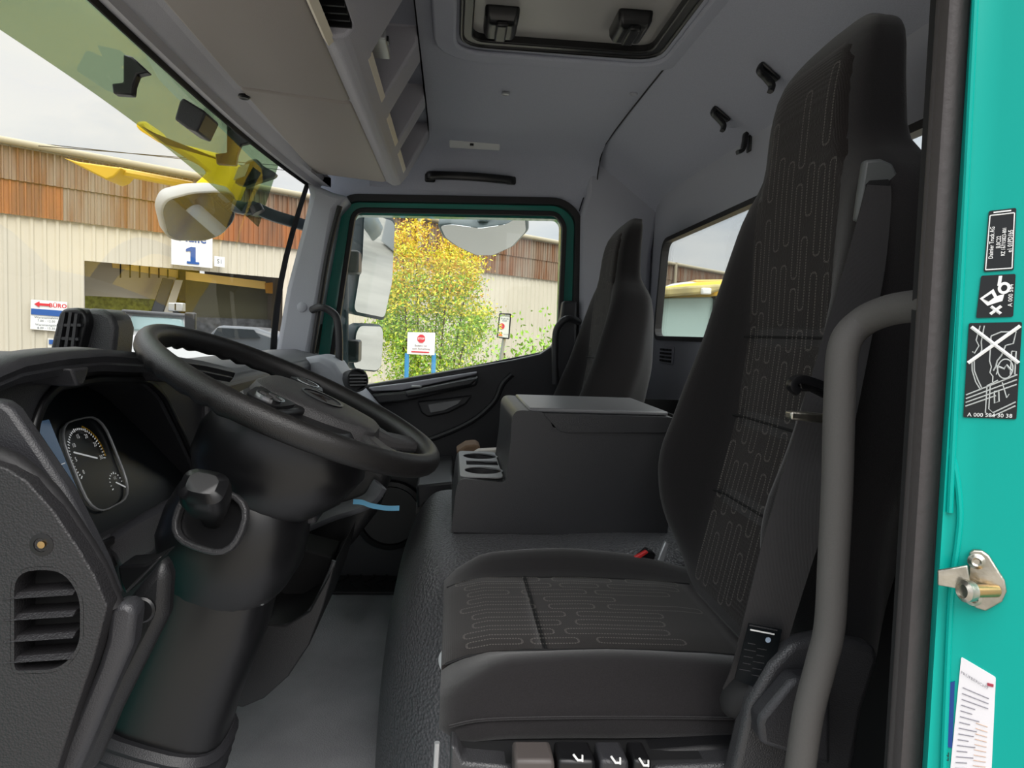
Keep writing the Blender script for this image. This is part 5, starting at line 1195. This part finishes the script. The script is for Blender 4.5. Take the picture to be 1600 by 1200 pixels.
MB().tube(smooth_path([at(536, 350, 2.75), at(537, 420, 2.80), at(538, 600, 2.80)], 4), .018, n=10).mk('arm_tube', mMirH, ma, smooth=True)
for y0 in (402, 552): MB().tube([at(537, y0, 2.79), at(552, y0, 2.90)], .014, n=8).mk('arm_joint', mMirH, ma, smooth=True)
MB().tube([at(538, 590, 2.80), V((at(538, 590, 2.8).x, 2.63, at(538, 590, 2.8).z))], .016, n=8).mk('arm_foot', mMirH, ma, smooth=True)
for y0 in (410, 548): MB().obox(at(547, y0, 2.85), (.04, 0, 0), (0, .05, 0), (0, 0, .045)).mk('arm_clamp', mBlack, ma, bevel=.01)
Ck = at(755, 362, 2.86)
kerb = mirror('kerb_mirror', 'curved clear-looking kerb mirror hanging above the passenger door window', [(688, 352), (706, 350), (750, 356), (790, 350), (812, 337), (820, 340), (822, 360), (800, 384), (770, 398), (745, 398), (715, 384), (696, 370)], Ck, (-.05, -.57, -.80), .09, hcol=mat('kerb_housing', '8d9698', .4), rad=.015)
MB().tube([Ck+V((0, 0, .04)), Ck+V((0, -.02, .20)), V((Ck.x, 2.58, ZC+.13))], .025, n=8).mk('mirror_arm', MATS['kerb_housing'], kerb, smooth=True)
Cf = at(312, 338, 2.36)
fmr = mirror('front_mirror', 'oval front mirror on a dark arm outside the windscreen corner', [(253, 328), (262, 312), (300, 302), (340, 300), (362, 304), (366, 316), (364, 344), (345, 366), (320, 375), (275, 374), (262, 366)], Cf, (.55, -.62, -.48), .10, hcol=mat('front_mirror_housing', '9a9a98', .45), rad=.02)
MB().tube(smooth_path([at(366, 322, 2.36), at(385, 326, 2.36), at(400, 326, 2.38), at(430, 338, 2.42), at(476, 352, 2.50)], 5), .016, n=10, flat=(.020, .022, (0, 1, 0))).mk('mirror_arm', mMirH, fmr, smooth=True)
MB().tube([at(398, 322, 2.35), at(404, 333, 2.35)], .022, n=10).mk('arm_clamp', mBlack, fmr, smooth=True)
# visor end bracket and dark cluster at the far windscreen corner
ve = thing('wiper_bracket', at(400, 270, 2.55), 'dark visor end bracket at the far upper corner of the windscreen', 'bracket')
MB().prism([at(x, y, 2.50) for x, y in [(364, 286), (384, 250), (400, 246), (410, 258), (432, 270), (425, 276), (400, 284), (384, 290)]], (0, .05, 0)).mk('bracket', mBlack, ve, bevel=.01)
MB().prism([at(x, y, 2.49) for x, y in [(374, 262), (392, 256), (384, 276), (366, 282)]], (0, -.01, 0)).mk('reflector', mat('reflector', 'a5a9a2', .2, .6), ve)
# far yard objects that the mirrors pick up
for i, (x, y, w_, d_, h_, c, lab) in enumerate(((26, 3.5, 6, 2.5, 3.2, '3c7a6c', 'green container standing far behind the truck'), (30, 9, 5, 2.5, 2.6, '8c8f92', 'grey container standing far behind the truck'), (24, 14, 4, 2.4, 2.8, 'c8841c', 'orange container standing far behind the truck'))):
    cn = thing('yard_container', (x, y, GZ), lab, 'container', 'containers in the yard behind')
    MB().box((x-w_/2, y-d_/2, GZ+.1), (x+w_/2, y+d_/2, GZ+h_)).mk('container_body', mat('container_'+c, c, .6), cn, bevel=.04)
    for k in range(12): MB().box((x-w_/2-.03, y-d_/2+.1+k*d_/12.5, GZ+.2), (x-w_/2, y-d_/2+.2+k*d_/12.5, GZ+h_-.1)).mk('rib', mat('container_'+c, c, .6), cn)
